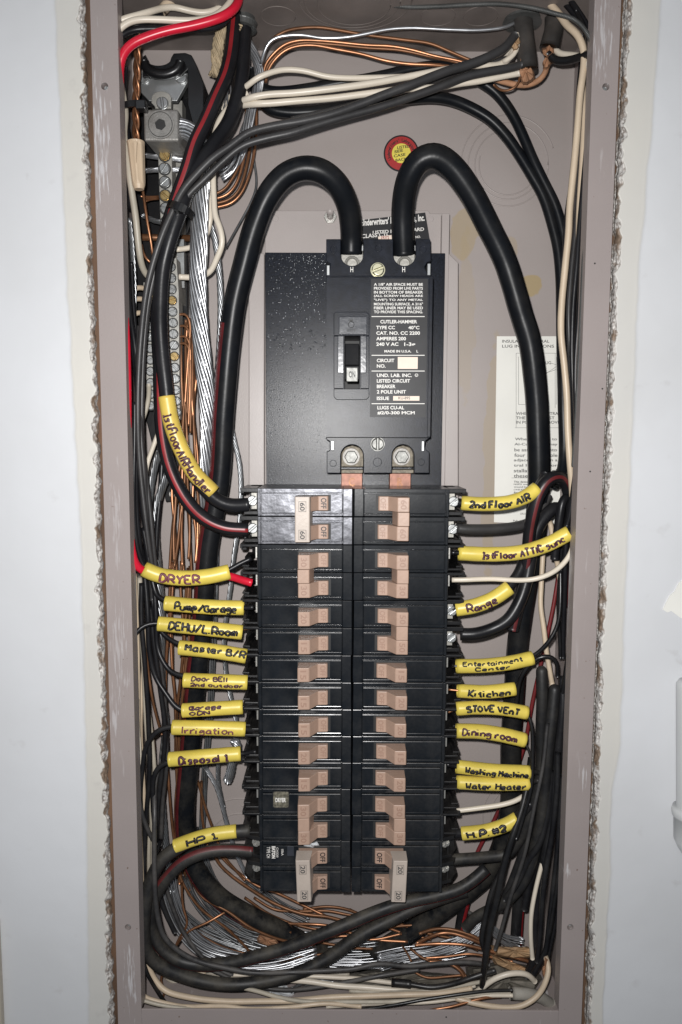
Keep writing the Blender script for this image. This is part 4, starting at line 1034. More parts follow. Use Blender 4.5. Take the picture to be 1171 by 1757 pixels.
def strands(name, label, mt, wpx, path, d=50, n=12, twist=55, srpx=None, group=None, fray=0, sides=5, flat=1.0, cat='stranded cable', parent=None):
    pts, ds = trace(path, d); dm = sum(ds) / len(ds); R = wpx * MMPX(dm) / 2
    q = cat_rom(pts, .003); fr = frames_of(q); mb = MB(); rr = random.Random(hash_(label))
    sr = (srpx * MMPX(dm) / 2) if srpx else R * 2.4 / n
    N = len(q); rings = [(R - sr, n)]
    if n >= 9: rings.append(((R - sr) * .55, max(4, n // 2)))
    for Rr, nn in rings:
        for k in range(nn):
            ph = 2 * math.pi * k / nn; s = 0; pl = []; fa = rr.uniform(-1, 1); fb = rr.uniform(-1, 1)
            for i in range(N):
                if i: s += (q[i] - q[i - 1]).length
                T, A, B = fr[i]; a = ph + s * twist; t = i / (N - 1); f = fray * (t ** 2)
                w_ = .08 * R * mnoise.noise(Vector((i * .12, k * 3.1, hash_(label) % 97)))
                pl.append(q[i] + A * ((Rr + w_) * math.cos(a) * flat + fb * f * .5) + B * ((Rr + w_) * math.sin(a) + fa * f))
            mb.tube(pl, sr, sides)
    return mb.build(name, M[mt], parent, smooth=True, label=label, cat=cat, group=group)
def ribbed(name, label, mt, wpx, path, d, pitch=.0011, cat='wire', group=None):
    pts, ds = trace(path, d); dm = sum(ds) / len(ds); r = wpx * MMPX(dm) / 2; q = cat_rom(pts, pitch / 4)
    s = 0; rad = []
    for i in range(len(q)):
        if i: s += (q[i] - q[i - 1]).length
        rad.append(r * (1 + .10 * math.sin(2 * math.pi * s / pitch)))
    mb = MB(); mb.tube(q, rad, 8); return mb.build(name, M[mt], smooth=True, label=label, cat=cat, group=group)
def sleeve(text, path, wpx, label, d, mt='yel', ink='marker', f=(.08, .92), hgt=1.25, off=0, lines=None, seed=1, pen=.00046):
    pts, ds = trace(path, d); r = wpx * MMPX(sum(ds) / len(ds)) / 2; q = cat_rom(pts, .0022)
    # a split tube: outer skin, open ends, wall thickness
    mb = MB(); n = len(q)
    rad = [r * (1 + .025 * mnoise.noise(Vector((i * .3, seed, 0)))) for i in range(n)]
    fr = frames_of(q); mb.tube(q, rad, 20, caps=False, fr=fr); mb.tube(q, [x * .88 for x in rad], 20, caps=False, fr=fr)
    N20 = n * 20
    for e in (0, n - 1):
        for k in range(20):
            k2 = (k + 1) % 20; mb.f.append((e * 20 + k, e * 20 + k2, N20 + e * 20 + k2, N20 + e * 20 + k)); mb.m.append(0)
    s = mb.build('wire_sleeve', M[mt], smooth=True, label=label, cat='label sleeve', group='yellow handwritten wire sleeves')
    mb = MB()
    for (tx, f0, f1, of, hh) in (lines or [(text, f[0], f[1], off, hgt)]): handwriting(mb, tx, q, r * 1.01, f0, f1, hh, of, pen * 1.7, seed=seed)
    mb.build('handwriting', M[ink], s, smooth=True)
    return s
# ------------------------------------------------------------------ the cables, by depth
BG = 'black circuit wires'; WG = 'white circuit wires'; CG = 'bare copper ground wires'
# service cables
wire('service_cable', 'thick black service cable with red edge arching to the left main lug', 'cable', 'cable', 37,
 '603,436,44 603,410,47 602,385,52 596,350,60 578,314,70 550,293,75 520,289,76 488,302,74 460,335,70 439,385,66 421,450,62 403,520,58 393,600,54 385,700,50 377,817,46 357,950,44 346,1087,42 339,1145,42 324,1320,40 318,1390,38 321,1440,36 333,1485,34 356,1520,32 387,1548,30 430,1573,28 486,1600,24 547,1634,20 600,1672,14',
 phi=(288, 335), m2='stripe', frm=.24, group='thick service cables', wob=.25)
wire('service_cable', 'thick plain black service cable looping right from the main lug', 'cable', 'cable', 38,
 '693,436,44 692,410,48 691,370,54 694,330,62 704,298,70 722,275,75 745,268,77 772,283,75 805,325,70 840,390,62 868,450,56 895,540,50 910,590,48 920,674,44 923,727,42 925,794,40 924,850,38 916,930,34 903,1010,32 891,1087,30 883,1187,28 877,1287,27 876,1370,27 866,1440,26 840,1494,26 800,1532,24 760,1562,22 716,1592,20 670,1622,18 620,1652,14 570,1680,10',
 group='thick service cables', wob=.25)
# big left runs from the top connector
wire('feeder_cable', 'black feeder cable with bright red stripe running down from the top left connector', 'cable', 'wblk', 24,
 '404,20,52 400,60,55 396,95,58 388,130,62 373,163,66 354,208,70 335,247,73 322,290,74 308,330,74 296,365,74 284,405,66 274,455,62 270,500,58 271,560,56 274,620,55 276,690,56 280,745,59 293,805,62 320,858,64 350,889,66 387,906,66 426,909,64',
 phi=(-14, 20), m2='redstripe', group='feeder cables to the upper left breaker', wob=.2)
wire('feeder_cable', 'black feeder cable ending in the 1st Floor AIR sleeve at upper left', 'cable', 'wblk', 25,
 '420,40,48 418,90,50 416,130,52 408,169,55 392,212,60 367,248,66 342,284,72 324,320,76 310,360,80 294,405,80 280,460,78 276,515,77 276,566,77 280,616,77 285,659,77 288,690,77 297,735,76 313,778,75 336,818,74 358,845,72 375,860,70 395,867,68 426,866,64',
 group='feeder cables to the upper left breaker', wob=.2)
# cables crossing to the right
wire('feeder_cable', 'black cable sweeping from the left connector over the top and down the right side', 'cable', 'cable', 18,
 '432,120,30 440,160,32 460,186,34 490,193,34 530,192,34 575,186,33 630,178,32 680,172,31 739,167,30 773,171,28 807,184,26 841,204,25 868,232,24 893,268,24 913,301,24 933,338,24 948,385,24 957,423,24 962,474,24 964,540,24 965,620,24 967,700,26 968,780,28 962,815,34 950,835,38', group='long cables over the top', wob=.2)
wire('feeder_cable', 'black red-lined cable crossing under the white wires to the right side', 'cable', 'cable', 17,
 '432,140,26 448,152,26 475,158,26 530,152,26 580,143,28 619,138,28 664,129,30 705,119,30 756,114,30 790,121,28 825,140,26 850,158,25 879,196,24 898,234,24 917,279,24 936,317,24 952,350,24 963,385,24 971,430,24 974,500,24 975,600,24 975,700,24 974,780,26', group='long cables over the top', phi=(60, 84), m2='redstripe', wob=.2)
# gray chalky pair through the tie
wire('circuit_wire', 'chalky black wire crossing the box top, uppermost of the bundled three', 'wire', 'wgry', 13,
 '884,60,60 869,80,62 842,96,64 807,110,66 773,120,68 739,133,70 698,149,72 654,165,73 612,181,74 568,196,76 517,208,78 470,216,80 426,228,82 393,252,83 367,270,84 335,302,84 312,330,84 297,362,84 280,400,84 264,450,82 252,500,80 242,580,80 238,650,80 237,710,80 238,760,78 241,805,76 247,863,74 254,921,72 262,975,68', group='chalky wires through the black tie', taper=(1.15, .62))
wire('circuit_wire', 'chalky black wire crossing the box top, middle of the bundled three', 'wire', 'wgry', 12,
 '896,112,56 869,118,58 842,122,60 800,131,62 760,147,64 712,164,66 671,178,68 630,190,70 585,202,73 534,217,76 500,228,78 464,236,79 416,251,80 383,277,80 351,308,80 322,337,80 306,366,80 289,405,80 270,455,78 255,520,76 247,600,74 244,680,74 245,760,72 255,850,68 262,920,66 270,1000,60', group='chalky wires through the black tie', taper=(1.15, .62))
wire('circuit_wire', 'chalky black wire leaving the right sheath low, behind the bundled pair', 'wire', 'wgry', 11,
 '880,97,50 869,103,50 835,110,50 794,118,50 750,136,52 700,152,52 650,166,54 600,182,54 540,198,56 500,206,56', group='chalky wires through the black tie')
# whites over the top
wire('circuit_wire', 'white wire crossing the top, uppermost and most bowed', 'wire', 'wht', 9, '392,168,38 404,162,44 416,153,52 426,146,57 440,135,60 458,127,60 484,120,58 520,121,56 560,131,54 600,134,52 654,133,50 705,131,50 745,127,48 800,118,46 860,108,46 876,90,46 885,72,46', group=WG)
wire('circuit_wire', 'white wire crossing the top, middle of three', 'wire', 'wht', 10.5, '386,178,40 402,177,48 416,173,56 430,168,62 442,165,62 464,162,62 500,160,62 568,152,62 637,143,60 705,131,58 756,121,56 810,112,54 855,112,52 872,103,52 884,84,52', group=WG)
wire('circuit_wire', 'white wire crossing the top, lowest of three', 'wire', 'wht', 10.5, '384,186,38 402,183,46 418,180,54 440,178,60 464,177,60 500,174,60 568,169,58 630,161,57 690,153,56 752,150,54 790,143,54 825,138,54 859,131,54 893,125,54', group=WG)
wire('circuit_wire', 'white wire hanging from the top whites into the right neutral bar', 'wire', 'wht', 10, '426,160,52 405,172,52 393,184,52 380,201,54 369,230,55 366,292,56 367,340,57 369,369,57 378,392,57 382,416,56 372,445,52 360,468,48 335,476,46 308,475,46', group=WG)
wire('circuit_wire', 'white wire beside the aluminium bundle turning into the neutral strip', 'wire', 'wht', 9, '420,176,48 400,186,48 385,202,49 374,240,50 362,300,50 362,350,52 361,380,52 352,408,48 330,424,46 304,428,44', group=WG)
wire('circuit_wire', 'white wire entering at the top left, upper', 'wire', 'wht', 10, '198,40,84 212,33,84 237,26,82 258,20,78 280,14,70 300,12,66 318,17,64 351,22,62 377,14,60 390,0,56 396,-14,52', group=WG)
wire('circuit_wire', 'white wire entering at the top left, lower', 'wire', 'wht', 10.5, '200,56,86 208,47,86 220,38,86 240,33,84 270,33,82 335,35,78 367,29,76 388,14,72 398,0,68 402,-14,62', group=WG)
wire('circuit_wire', 'bright red wire curving across the top left corner and down the rim', 'wire', 'red', 14.5, '412,-12,70 409,4,76 399,18,80 385,27,82 367,34,83 335,43,84 286,53,86 254,63,87 226,76,88 211,94,88 206,117,86 206,160,82 206,220,80 206,300,78 208,400,78 213,520,84 216,572,86 218,640,86 219,700,86 219,760,84 222,860,82 226,940,84 233,968,82 243,978,78 270,986,72 330,990,70 380,988,70 397,989,68 415,995,64 432,1000,62')
wire('circuit_wire', 'black wire tucked below the red wire in the top left corner', 'wire', 'wblk', 10.5, '200,70,82 212,58,82 230,51,80 270,49,78 335,49,74 367,48,70 388,36,66 398,18,62', group=BG)
wire('circuit_wire', 'black wire rising from the tan jacket end at top left', 'wire', 'wblk', 10, '200,64,72 222,48,70 250,38,68 275,24,64 286,12,60 292,0,56', group=BG)
mb_pts = '278,18,66 290,6,64 303,-6,60 312,-20,56'
wire('cable_jacket', 'cut tan cable jacket end at the top left', 'cable jacket', 'bge', 17, mb_pts, wob=.3)
for i, pth in enumerate(('226,30,50 228,18,50 236,8,50 252,4,50 270,5,50 284,10,50', '300,14,46 318,10,46 332,0,46 338,-12,46', '352,-10,40 362,4,40 350,12,40 330,10,40')):
    wire('ground_wire', 'bare copper wire curling in the top left corner', 'wire', 'copd', 5, pth, group='copper wires in the top left corner')
# top copper and silver
TL = [('upper', 'copd', 5, '450,130,34 450,105,36 454,90,38 464,71,40 490,54,42 520,48,44 550,47,44 585,52,44 630,60,44 691,68,44 739,75,44 773,89,44 807,103,44 850,118,40'),
      ('second', 'cop', 5, '452,134,36 455,112,38 468,94,40 486,78,42 510,70,42 551,70,42 630,77,42 671,79,42 705,85,42 746,96,42 794,106,42 830,120,40'),
      ('third', 'copd', 5, '454,138,34 458,115,36 472,97,38 490,82,40 515,74,40 568,76,40 630,82,40 688,86,40 732,96,40 790,109,40 835,130,38'),
      ('lowest', 'cop', 5.5, '456,142,38 460,122,40 474,101,42 494,85,44 515,79,44 540,78,44 575,84,44 620,92,44 664,104,44 705,110,44 750,112,44 800,120,40')]
for a, mt, wd, pth in TL: wire('ground_wire', '%s bare copper wire of the four arching across the box top' % a, 'wire', mt, wd, pth, group='copper wires arching over the top')
wire('ground_wire', 'single bright aluminium wire arching across the box top', 'wire', 'alu', 5.5, '448,112,46 452,95,46 458,78,48 468,67,50 484,62,50 520,60,50 551,65,50 596,64,50 630,58,50 664,51,50 705,48,50 773,51,50 825,52,50 869,46,50 890,36,48', wob=.1)
ribbed('armoured_wire', 'thin ribbed steel armoured wire across the very top and down the right rim', 'bush', 7, '600,-8,60 616,-2,60 640,5,60 671,9,60 705,12,62 756,11,64 807,8,66 858,7,68 911,13,72 952,23,76 984,33,80 1003,50,84 1014,70,86 1019,100,88 1019,150,88 1016,250,88 1010,370,88 1002,447,88 999,510,88 996,580,88 991,680,86 984,800,82', 70)
for i, pth in enumerate(('430,170,30 428,200,30 424,240,30 416,285,32 404,318,32 388,335,32 366,342,32', '436,172,28 434,205,28 430,250,28 422,292,30 410,326,30 392,343,30 366,350,30', '440,176,26 440,215,26 436,262,26 428,300,28 414,332,28 396,349,28 370,356,28', '426,168,32 422,200,32 418,250,32 410,285,33 398,308,33 384,326,33 366,334,33')):
    wire('ground_wire', 'brown copper wire curving down beside the right of the aluminium bundle top', 'wire', 'copd' if i % 2 else 'cop', 5, pth, group='copper wires curving down at upper left')
wire('ground_wire', 'thin grey wire dropping beside the left service cable top', 'wire', 'alud', 4, '434,250,12 436,275,12 440,300,12 440,322,12 432,345,14 418,372,16 402,400,20 388,425,26')
# connectors and sheaths at the top
def fitting(name, label, parts, cat='cable connector'):
    t = None
    for nm, mt, rpx, p0, p1, bev in parts:
        a, b_ = P(*p0), P(*p1); r = rpx * MMPX((p0[2] + p1[2]) / 2); mb = MB(); q = [a.lerp(b_, i / 4) for i in range(5)]; mb.tube(q, r, 22)
        o = mb.build(nm, M[mt], t, smooth=False, bevel=bev)
        if t is None: t = tag(o, label, cat); o.name = name
    return t
fitting('cable_connector', 'dull grey round cable connector hanging from the top wall at left', [('connector', 'bush', 18, (421, -30, 45), (418, 48, 47), .001), ('collar', 'bush', 22, (421, -20, 45), (420, 2, 46), .001), ('rim_ring', 'bush', 20, (419, 38, 47), (418, 50, 47), .0008)])
fitting('cable_connector', 'dull grey round cable connector in the top wall near the right tattered sheath', [('connector', 'bush', 22, (898, -20, 45), (896, 36, 46), .001), ('collar', 'bush', 29, (897, 22, 46), (896, 40, 46), .001)])
fitting('cable_connector', 'dark round cable connector at the top right corner', [('connector', 'blkp', 26, (950, -40, 45), (948, 12, 46), .001), ('collar', 'bush', 30, (950, -14, 46), (949, 2, 46), .001)])
for i, (x, y) in enumerate(((872, 32), (918, 30))):
    pass
wire('cable_sheath', 'tattered black cable sheath hanging left of the pair at top right', 'cable sheath', 'sheath', 31, '897,26,48 899,50,50 902,80,52 905,105,54 906,122,54', wob=.8, sides=16)
wire('cable_sheath', 'tattered black cable sheath hanging right of the pair at top right', 'cable sheath', 'sheath', 31, '952,0,46 951,22,48 948,48,50 944,72,52 942,84,52', wob=.8, sides=16)
def crumple(name, label, mt, outline, d0, d1, cat, seed=1, kind=None):
    """torn, creased lump with ragged outline"""
    cx = sum(p[0] for p in outline) / len(outline); cy = sum(p[1] for p in outline) / len(outline); vs = []; n = 0
    ring_ = []
    for i in range(len(outline)):
        a, b_ = outline[i], outline[(i + 1) % len(outline)]
        for k in range(5): t = k / 5; ring_.append((a[0] + (b_[0] - a[0]) * t, a[1] + (b_[1] - a[1]) * t))
    n = len(ring_); lay = [(1, d0), (1.0, d0 * .5 + d1 * .5), (.8, d1 - .6), (.45, d1), (.15, d1 + .4)]
    for s_, d in lay:
        for (x, y) in ring_:
            nx = mnoise.noise(Vector((x * .16, y * .16, seed))) * 3.2; nd = mnoise.noise(Vector((x * .12, y * .12, seed + 5))) * 3
            xx = cx + (x - cx) * s_ + nx; yy = cy + (y - cy) * s_ + nx * .6; vs.append(P(xx, yy, max(1, d + nd * (s_ < 1))))
    fs = []
    for k in range(len(lay) - 1):
        for i in range(n): j = (i + 1) % n; fs.append((k * n + i, k * n + j, (k + 1) * n + j, (k + 1) * n + i))
    fs.append(tuple(range((len(lay) - 1) * n, len(lay) * n)))
    mb = MB(); mb.add(vs, fs); return mb.build(name, M[mt], smooth=False, label=label, cat=cat, kind=kind)
crumple('kraft_wrap', 'torn brown kraft paper at the end of the left top sheath', 'bpaper', [(892, 96), (904, 100), (914, 105), (918, 134), (906, 146), (896, 144), (891, 128)], 46, 58, 'paper wrap', 1)
crumple('kraft_wrap', 'torn brown kraft strip inside the split of the left top sheath', 'bpaper2', [(880, 62), (886, 55), (893, 64), (892, 82), (882, 88), (877, 80)], 50, 60, 'paper wrap', 2)
crumple('kraft_wrap', 'torn brown kraft paper under the right top sheath', 'bpaper', [(928, 86), (944, 72), (952, 82), (948, 108), (938, 120), (930, 118), (936, 100)], 46, 58, 'paper wrap', 3)
wire('ground_wire', 'paper-wrapped copper wire looping between the two top right sheaths', 'wire', 'bpaper', 9, '939,92,50 940,106,50 936,124,48 926,136,46 905,146,42 880,145,40 858,139,38 842,132,36', wob=.5)
wire('ground_wire', 'thin copper loop hanging below the left top sheath', 'wire', 'copd', 4, '893,128,50 891,140,50 885,150,50 872,156,48 860,155,46 848,146,42')
wire('circuit_wire', 'white wire bending from the right top sheath to the rim', 'wire', 'wht', 8.5, '886,58,54 890,72,54 886,88,54 876,100,54 862,107,53', group=WG)
wire('circuit_wire', 'white wire leaving the right top sheath under the black tape', 'wire', 'wht', 10, '948,72,50 953,86,52 962,93,56 980,95,62 998,98,70 1008,108,76 1014,124,82', group=WG)
wire('circuit_wire', 'black wire hooking from the kraft paper to the right rim', 'wire', 'blkp', 13, '940,93,56 950,103,58 965,105,62 985,101,68 1003,95,76 1019,90,84', wob=.4, group=BG)
wire('circuit_wire', 'long cream wire running the whole right side in front of the black wires', 'wire', 'bge', 11.5, '930,-14,60 943,6,62 958,22,66 972,42,70 990,58,74 999,76,76 1003,95,76 1001,125,76 996,160,76 991,222,74 984,301,72 978,360,70 976,400,69 970,457,67 964,524,66 963,574,66 968,624,66 973,680,66 975,740,66 978,790,66 983,850,64 984,900,62')
wire('circuit_wire', 'pale beige wire mostly behind the right rim', 'wire', 'bge', 9, '1000,120,64 1002,200,66 999,280,66 993,390,66 995,450,66 998,520,66 994,590,68 990,650,68 990,700,68 988,760,66 985,820,64 988,900,64 986,960,60', group='beige wires by the right rim')
# right-side blacks
for i, (wd, mt, pth) in enumerate(((9, 'wblk', '960,-5,60 984,22,66 1003,48,72 1013,80,74 1013,140,74 1010,220,74 1003,300,72 996,380,70 990,450,70 984,520,68 982,600,66 984,680,64 986,760,62 984,830,62 978,880,66 972,930,66 969,1000,62 967,1070,58 966,1130,56'),
        (9, 'wblk', '975,-5,66 1000,30,74 1015,60,80 1018,120,82 1016,220,82 1010,320,80 1003,400,80 998,470,80 992,560,78 988,640,76 989,720,76 990,790,76 984,840,76 978,885,74 972,905,72'),
        (8, 'wgry', '1004,127,60 1002,220,60 994,317,60 990,372,60 982,457,60 976,540,60 978,607,58 982,700,56 982,780,54 972,850,52'),
        (8, 'wblk', '1008,100,56 1008,220,56 1004,330,56 996,430,56 986,520,56 984,600,56 986,700,54 984,800,52 978,900,50 980,1000,50 982,1100,50 976,1200,50'),
        (7, 'blkp', '990,20,72 1008,60,80 1012,150,80 1008,300,78 1000,420,78 994,500,76 990,600,74 992,700,74'),
        (8, 'wblk', '985,870,66 980,960,66 980,1040,64 978,1120,62 972,1200,60 968,1280,58'),
        (9, 'blkp', '984,1060,70 978,1110,70 972,1150,68 966,1190,64 960,1240,60'))):
    wire('circuit_wire', ['black wire from the top right corner passing behind the cream wire', 'outermost black wire along the right rim', 'chalky black wire showing between cream wire and right rim', 'black wire along the right rim reaching below the ATTIC sleeve', 'thin glossy black wire near the top of the right rim', 'black wire beside the right rim from the ATTIC sleeve down', 'short black wire at the right rim above the dusty cable'][i], 'wire', mt, wd, pth, group='black wires down the right rim')
# right loops
wire('feeder_cable', 'black cable with dark red line looping over behind the 2nd Floor AIR sleeve end', 'cable', 'wblk', 22, '880,1080,50 897,1010,54 905,960,58 910,914,62 917,877,66 927,844,68 941,823,68 958,817,64 970,828,58 976,850,52 978,900,46 975,960,42 968,1040,40', phi=(-10, 22), m2='stripe', group='looping cables at middle right', wob=.4)
wire('feeder_cable', 'black cable looping over just below the red-lined one at middle right', 'cable', 'wblk', 22, '790,1088,56 813,1088,58 847,1078,62 873,1063,62 893,1030,60 905,990,58 914,940,56 924,905,54 938,882,52 953,870,50 966,882,44 970,920,40 968,990,36', group='looping cables at middle right', wob=.4)
wire('feeder_cable', 'narrow black loop against the right rim beside the cream wire', 'cable', 'wblk', 15, '952,960,56 955,920,58 960,885,60 966,858,60 974,852,58 978,870,54 976,930,50', group='looping cables at middle right', wob=.4)
wire('circuit_wire', 'black wire from the second right breaker pole', 'wire', 'wgry', 18, '783,906,60 800,908,60 847,908,56 885,904,52 908,897,48 925,880,44 940,850,38', group=BG)
wire('circuit_wire', 'beige wire bowing from the right column up to the rim', 'wire', 'wht', 9, '776,995,64 800,995,66 847,994,66 890,996,68 920,993,70 947,983,74 968,966,78 981,946,80 986,920,80 986,880,76', group=WG)
wire('circuit_wire', 'beige wire dropping in a wave behind the Entertainment Center tail', 'wire', 'bge', 9, '944,894,46 950,930,46 955,960,44 960,990,42 966,1040,40', group='beige wires at middle right')
wire('circuit_wire', 'beige wire running down to the tops of the lower loops', 'wire', 'bge', 9, '932,950,46 929,1000,48 928,1040,50 933,1075,52 938,1120,54 944,1155,56 948,1175,56', group='beige wires at middle right')
wire('circuit_wire', 'dark red wire slanting down behind the right service cable', 'wire', 'dred', 7, '958,990,22 950,1040,22 935,1110,22 915,1200,20 897,1290,18 865,1370,16 847,1410,16 822,1456,14 812,1480,14', wob=.1)
# lower right cluster
wire('feeder_cable', 'dusty black cable whose blunt bend rises beside Entertainment Center', 'cable', 'cabled', 20, '930,1152,62 930,1200,64 929,1260,62 929,1320,60 922,1360,60 908,1400,60 892,1440,58 870,1465,56 840,1470,56 800,1473,58 775,1475,58', group='looping cables at lower right', wob=.4, blunt=True)
wire('feeder_cable', 'dusty black cable rising to a blunt loop by the right rim', 'cable', 'cabled', 21, '952,1184,64 947,1230,66 940,1290,66 935,1370,64 922,1440,62 903,1505,60 872,1543,56 843,1560,52 815,1575,48 800,1592,44', group='looping cables at lower right', wob=.4, blunt=True)
for i, (wd, mt, pth) in enumerate(((16, 'wblk', '966,1160,60 965,1210,64 960,1270,66 956,1330,66 948,1400,66 935,1470,64 926,1530,62 918,1590,60 918,1640,58 905,1675,54'),
        (12, 'blkp', '912,1300,60 905,1345,66 893,1395,72 878,1440,76 862,1495,78 852,1545,78 842,1590,76 834,1640,74 828,1693,70'),
        (11, 'blkp', '903,1370,58 885,1425,64 862,1490,68 845,1530,70 833,1575,72 827,1612,72 832,1630,70'),
        (10, 'wblk', '964,1330,72 960,1420,74 955,1480,74 950,1530,74 942,1590,72 935,1636,70 915,1672,64'),
        (10, 'wblk', '958,1290,74 954,1370,76 948,1430,76 938,1490,76 930,1550,74 926,1600,70 922,1650,66'),
        (12, 'wblk', '946,1320,66 938,1400,66 925,1450,66 905,1480,64 885,1520,62 866,1545,60'),
        (9, 'blkp', '968,1380,78 962,1460,78 956,1530,76 948,1580,74 939,1620,70'),
        (15, 'wblk', '925,1330,54 918,1390,54 905,1440,54 885,1500,54 868,1540,54 858,1560,52'),
        (14, 'wblk', '950,1250,58 946,1330,58 936,1410,58 922,1470,56 906,1530,54 900,1560,52'))):
    wire('circuit_wire', ['thick black wire hanging by the right rim at the H.P. sleeve level', 'black wire crossing lowest over the H.P. sleeve end to the bottom', 'black wire just right of the H.P. sleeve ending at the copper bundle', 'black wire hanging right of the short white one, farther from the rim', 'black wire hanging just right of the short white one', 'black wire bending left below the H.P. sleeve to the bottom breakers', 'glossy black wire nearest the right rim in the lower tangle', 'broad black wire swinging down behind the H.P. sleeve', 'broad black wire behind the short white wire at lower right'][i], 'wire', mt, wd, pth, group='black wires in the lower right tangle', wob=.3)
wire('circuit_wire', 'white wire hanging inside the lower right black tangle', 'wire', 'wht', 8, '958,1330,50 953,1365,54 948,1395,58 942,1430,60 936,1460,62 926,1500,66 919,1530,68 912,1570,70 911,1610,70 914,1645,68', group=WG)
wire('feeder_cable', 'short black cable with red stripe dropping behind the lower right wires', 'cable', 'wblk', 22, '900,1470,30 894,1520,30 889,1570,30 886,1616,30', phi=(25, 60), m2='redstripe', group='striped stubs at the bottom right')
wire('feeder_cable', 'short black cable with red stripe below the bottom right breaker', 'cable', 'wblk', 18, '800,1545,26 792,1575,24 788,1600,22 786,1622,20', phi=(5, 40), m2='redstripe', group='striped stubs at the bottom right')
wire('circuit_wire', 'thin black wire from Entertainment Center up to the rim', 'wire', 'blkp', 7, '905,1129,66 916,1125,68 930,1114,70 944,1098,72 954,1080,72 960,1058,72 962,1020,70 962,980,66', group=BG)
wire('circuit_wire', 'thin black wire rising in an arch behind the Kitichen sleeve', 'wire', 'blkp', 8, '885,1230,56 888,1190,58 893,1165,60 903,1147,62 918,1132,64 934,1126,66 949,1128,66 956,1138,66 957,1160,62', group=BG)
wire('circuit_wire', 'thin black wire curving down from the STOVE VENT sleeve', 'wire', 'blkp', 7, '898,1220,66 907,1228,68 913,1247,70 914,1304,72 911,1354,74 900,1395,74 886,1440,74', group=BG)
wire('circuit_wire', 'thin black wire leaving the Dining room sleeve', 'wire', 'blkp', 5, '898,1270,64 906,1282,66 911,1298,68 912,1320,68', group=BG)
wire('circuit_wire', 'white wire bowing from the double breaker above the H.P. sleeve', 'wire', 'wht', 9, '784,1391,64 830,1386,66 863,1381,68 885,1374,68 902,1364,66', group=WG)
# ---- lower left loops and bottom crossing cables
wire('feeder_cable', 'black cable from the HP 1 sleeve looping round the bottom left corner', 'cable', 'cabled', 24, '428,1425,62 405,1427,64 366,1431,66 329,1441,68 303,1456,70 279,1474,72 262,1503,74 252,1537,76 247,1587,76 252,1630,74 271,1654,72 303,1670,70 343,1683,68 387,1689,66 430,1688,64 486,1678,60 532,1661,58 569,1640,56 600,1617,54 637,1595,52 674,1577,50 717,1556,48 760,1540,46 800,1528,44', group='looping cables at the bottom', wob=.3)
wire('feeder_cable', 'black cable with red underside looping below the bottom breakers', 'cable', 'cabled', 22, '432,1461,60 410,1459,62 372,1459,64 343,1465,66 314,1479,68 291,1502,70 271,1531,70 260,1565,68 262,1600,66 280,1630,66 314,1650,66 358,1655,66 401,1651,66 445,1639,66 480,1630,66 517,1617,66 563,1598,66 609,1580,64 655,1562,62 701,1547,60 747,1537,58 790,1524,56 815,1508,54 835,1490,52', phi=(280, 325), m2='stripe', group='looping cables at the bottom', wob=.3)
wire('circuit_wire', 'thin black wire down the left and along the whole bottom', 'wire', 'wgry', 9, '272,1318,58 266,1345,62 266,1398,76 265,1456,80 266,1514,82 271,1572,82 282,1607,80 308,1632,78 343,1650,76 387,1661,74 430,1669,72 501,1668,68 563,1665,66 609,1662,64 649,1654,62 701,1658,60 747,1654,58 800,1651,56 840,1656,54')
wire('circuit_wire', 'white wire along the bottom, uppermost and thickest', 'wire', 'wht', 10, '246,1560,56 254,1610,56 268,1638,56 291,1656,56 330,1672,56 387,1680,56 440,1680,58 486,1681,58 532,1684,60 578,1691,62 624,1694,62 686,1699,64 747,1701,64 785,1695,64 815,1690,62', group='white wires along the bottom')
wire('circuit_wire', 'white wire along the bottom, bowed in the left corner', 'wire', 'bge', 10.5, '244,1600,66 252,1650,68 268,1683,70 285,1700,72 329,1712,74 387,1718,75 440,1718,75 500,1717,75 560,1712,72 624,1710,72 701,1706,70 763,1703,70 810,1696,68', group='white wires along the bottom')
wire('circuit_wire', 'grey white wire sagging along the bottom centre', 'wire', 'gwt', 7.5, '330,1672,60 380,1686,64 440,1700,70 477,1711,74 517,1718,78 594,1719,80 686,1718,80 763,1711,78 813,1706,76 876,1702,74', group='white wires along the bottom')
wire('circuit_wire', 'beige wire lying lowest above the bottom rim', 'wire', 'bge', 8, '238,1700,80 250,1711,80 271,1718,80 314,1727,82 387,1726,84 430,1731,86 500,1728,84 560,1722,82 620,1727,80', group='white wires along the bottom')
wire('circuit_wire', 'white wire low across the bottom right', 'wire', 'wht', 7, '560,1727,78 640,1722,78 740,1719,78 813,1709,76 850,1708,76 880,1708,76', group='white wires along the bottom')
wire('circuit_wire', 'white wire arching out of the bottom right jacket', 'wire', 'wht', 10, '812,1706,68 825,1697,70 850,1679,72 880,1670,72 905,1672,70 918,1684,66', group=WG)
wire('circuit_wire', 'white wire curling low around the bottom right corner', 'wire', 'bge', 10, '780,1712,76 817,1722,80 869,1729,82 898,1725,82 924,1707,80 938,1680,78 942,1660,74 936,1640,70', group=WG)
wire('circuit_wire', 'thin black wire lying low above the bottom rim', 'wire', 'blkp', 6, '580,1734,78 624,1732,80 686,1723,82 732,1714,82 800,1704,82 840,1700,80 880,1699,78', group=BG)
wire('circuit_wire', 'black wire with a thick taped end lying at bottom centre', 'wire', 'blkp', 10, '676,1687,66 700,1688,66 741,1694,68 778,1688,70 800,1681,72 826,1672,72 850,1665,70', group=BG)
wire('taped_end', 'thick black taped wire end lying at bottom centre', 'wire end', 'blkp', 15, '672,1686,66 690,1687,66 705,1689,66', wob=.2)
wire('circuit_wire', 'black wire curving in the left bottom corner to the floor', 'wire', 'blkp', 7, '244,1640,76 252,1668,76 264,1690,74 280,1715,72 296,1735,70', group=BG)
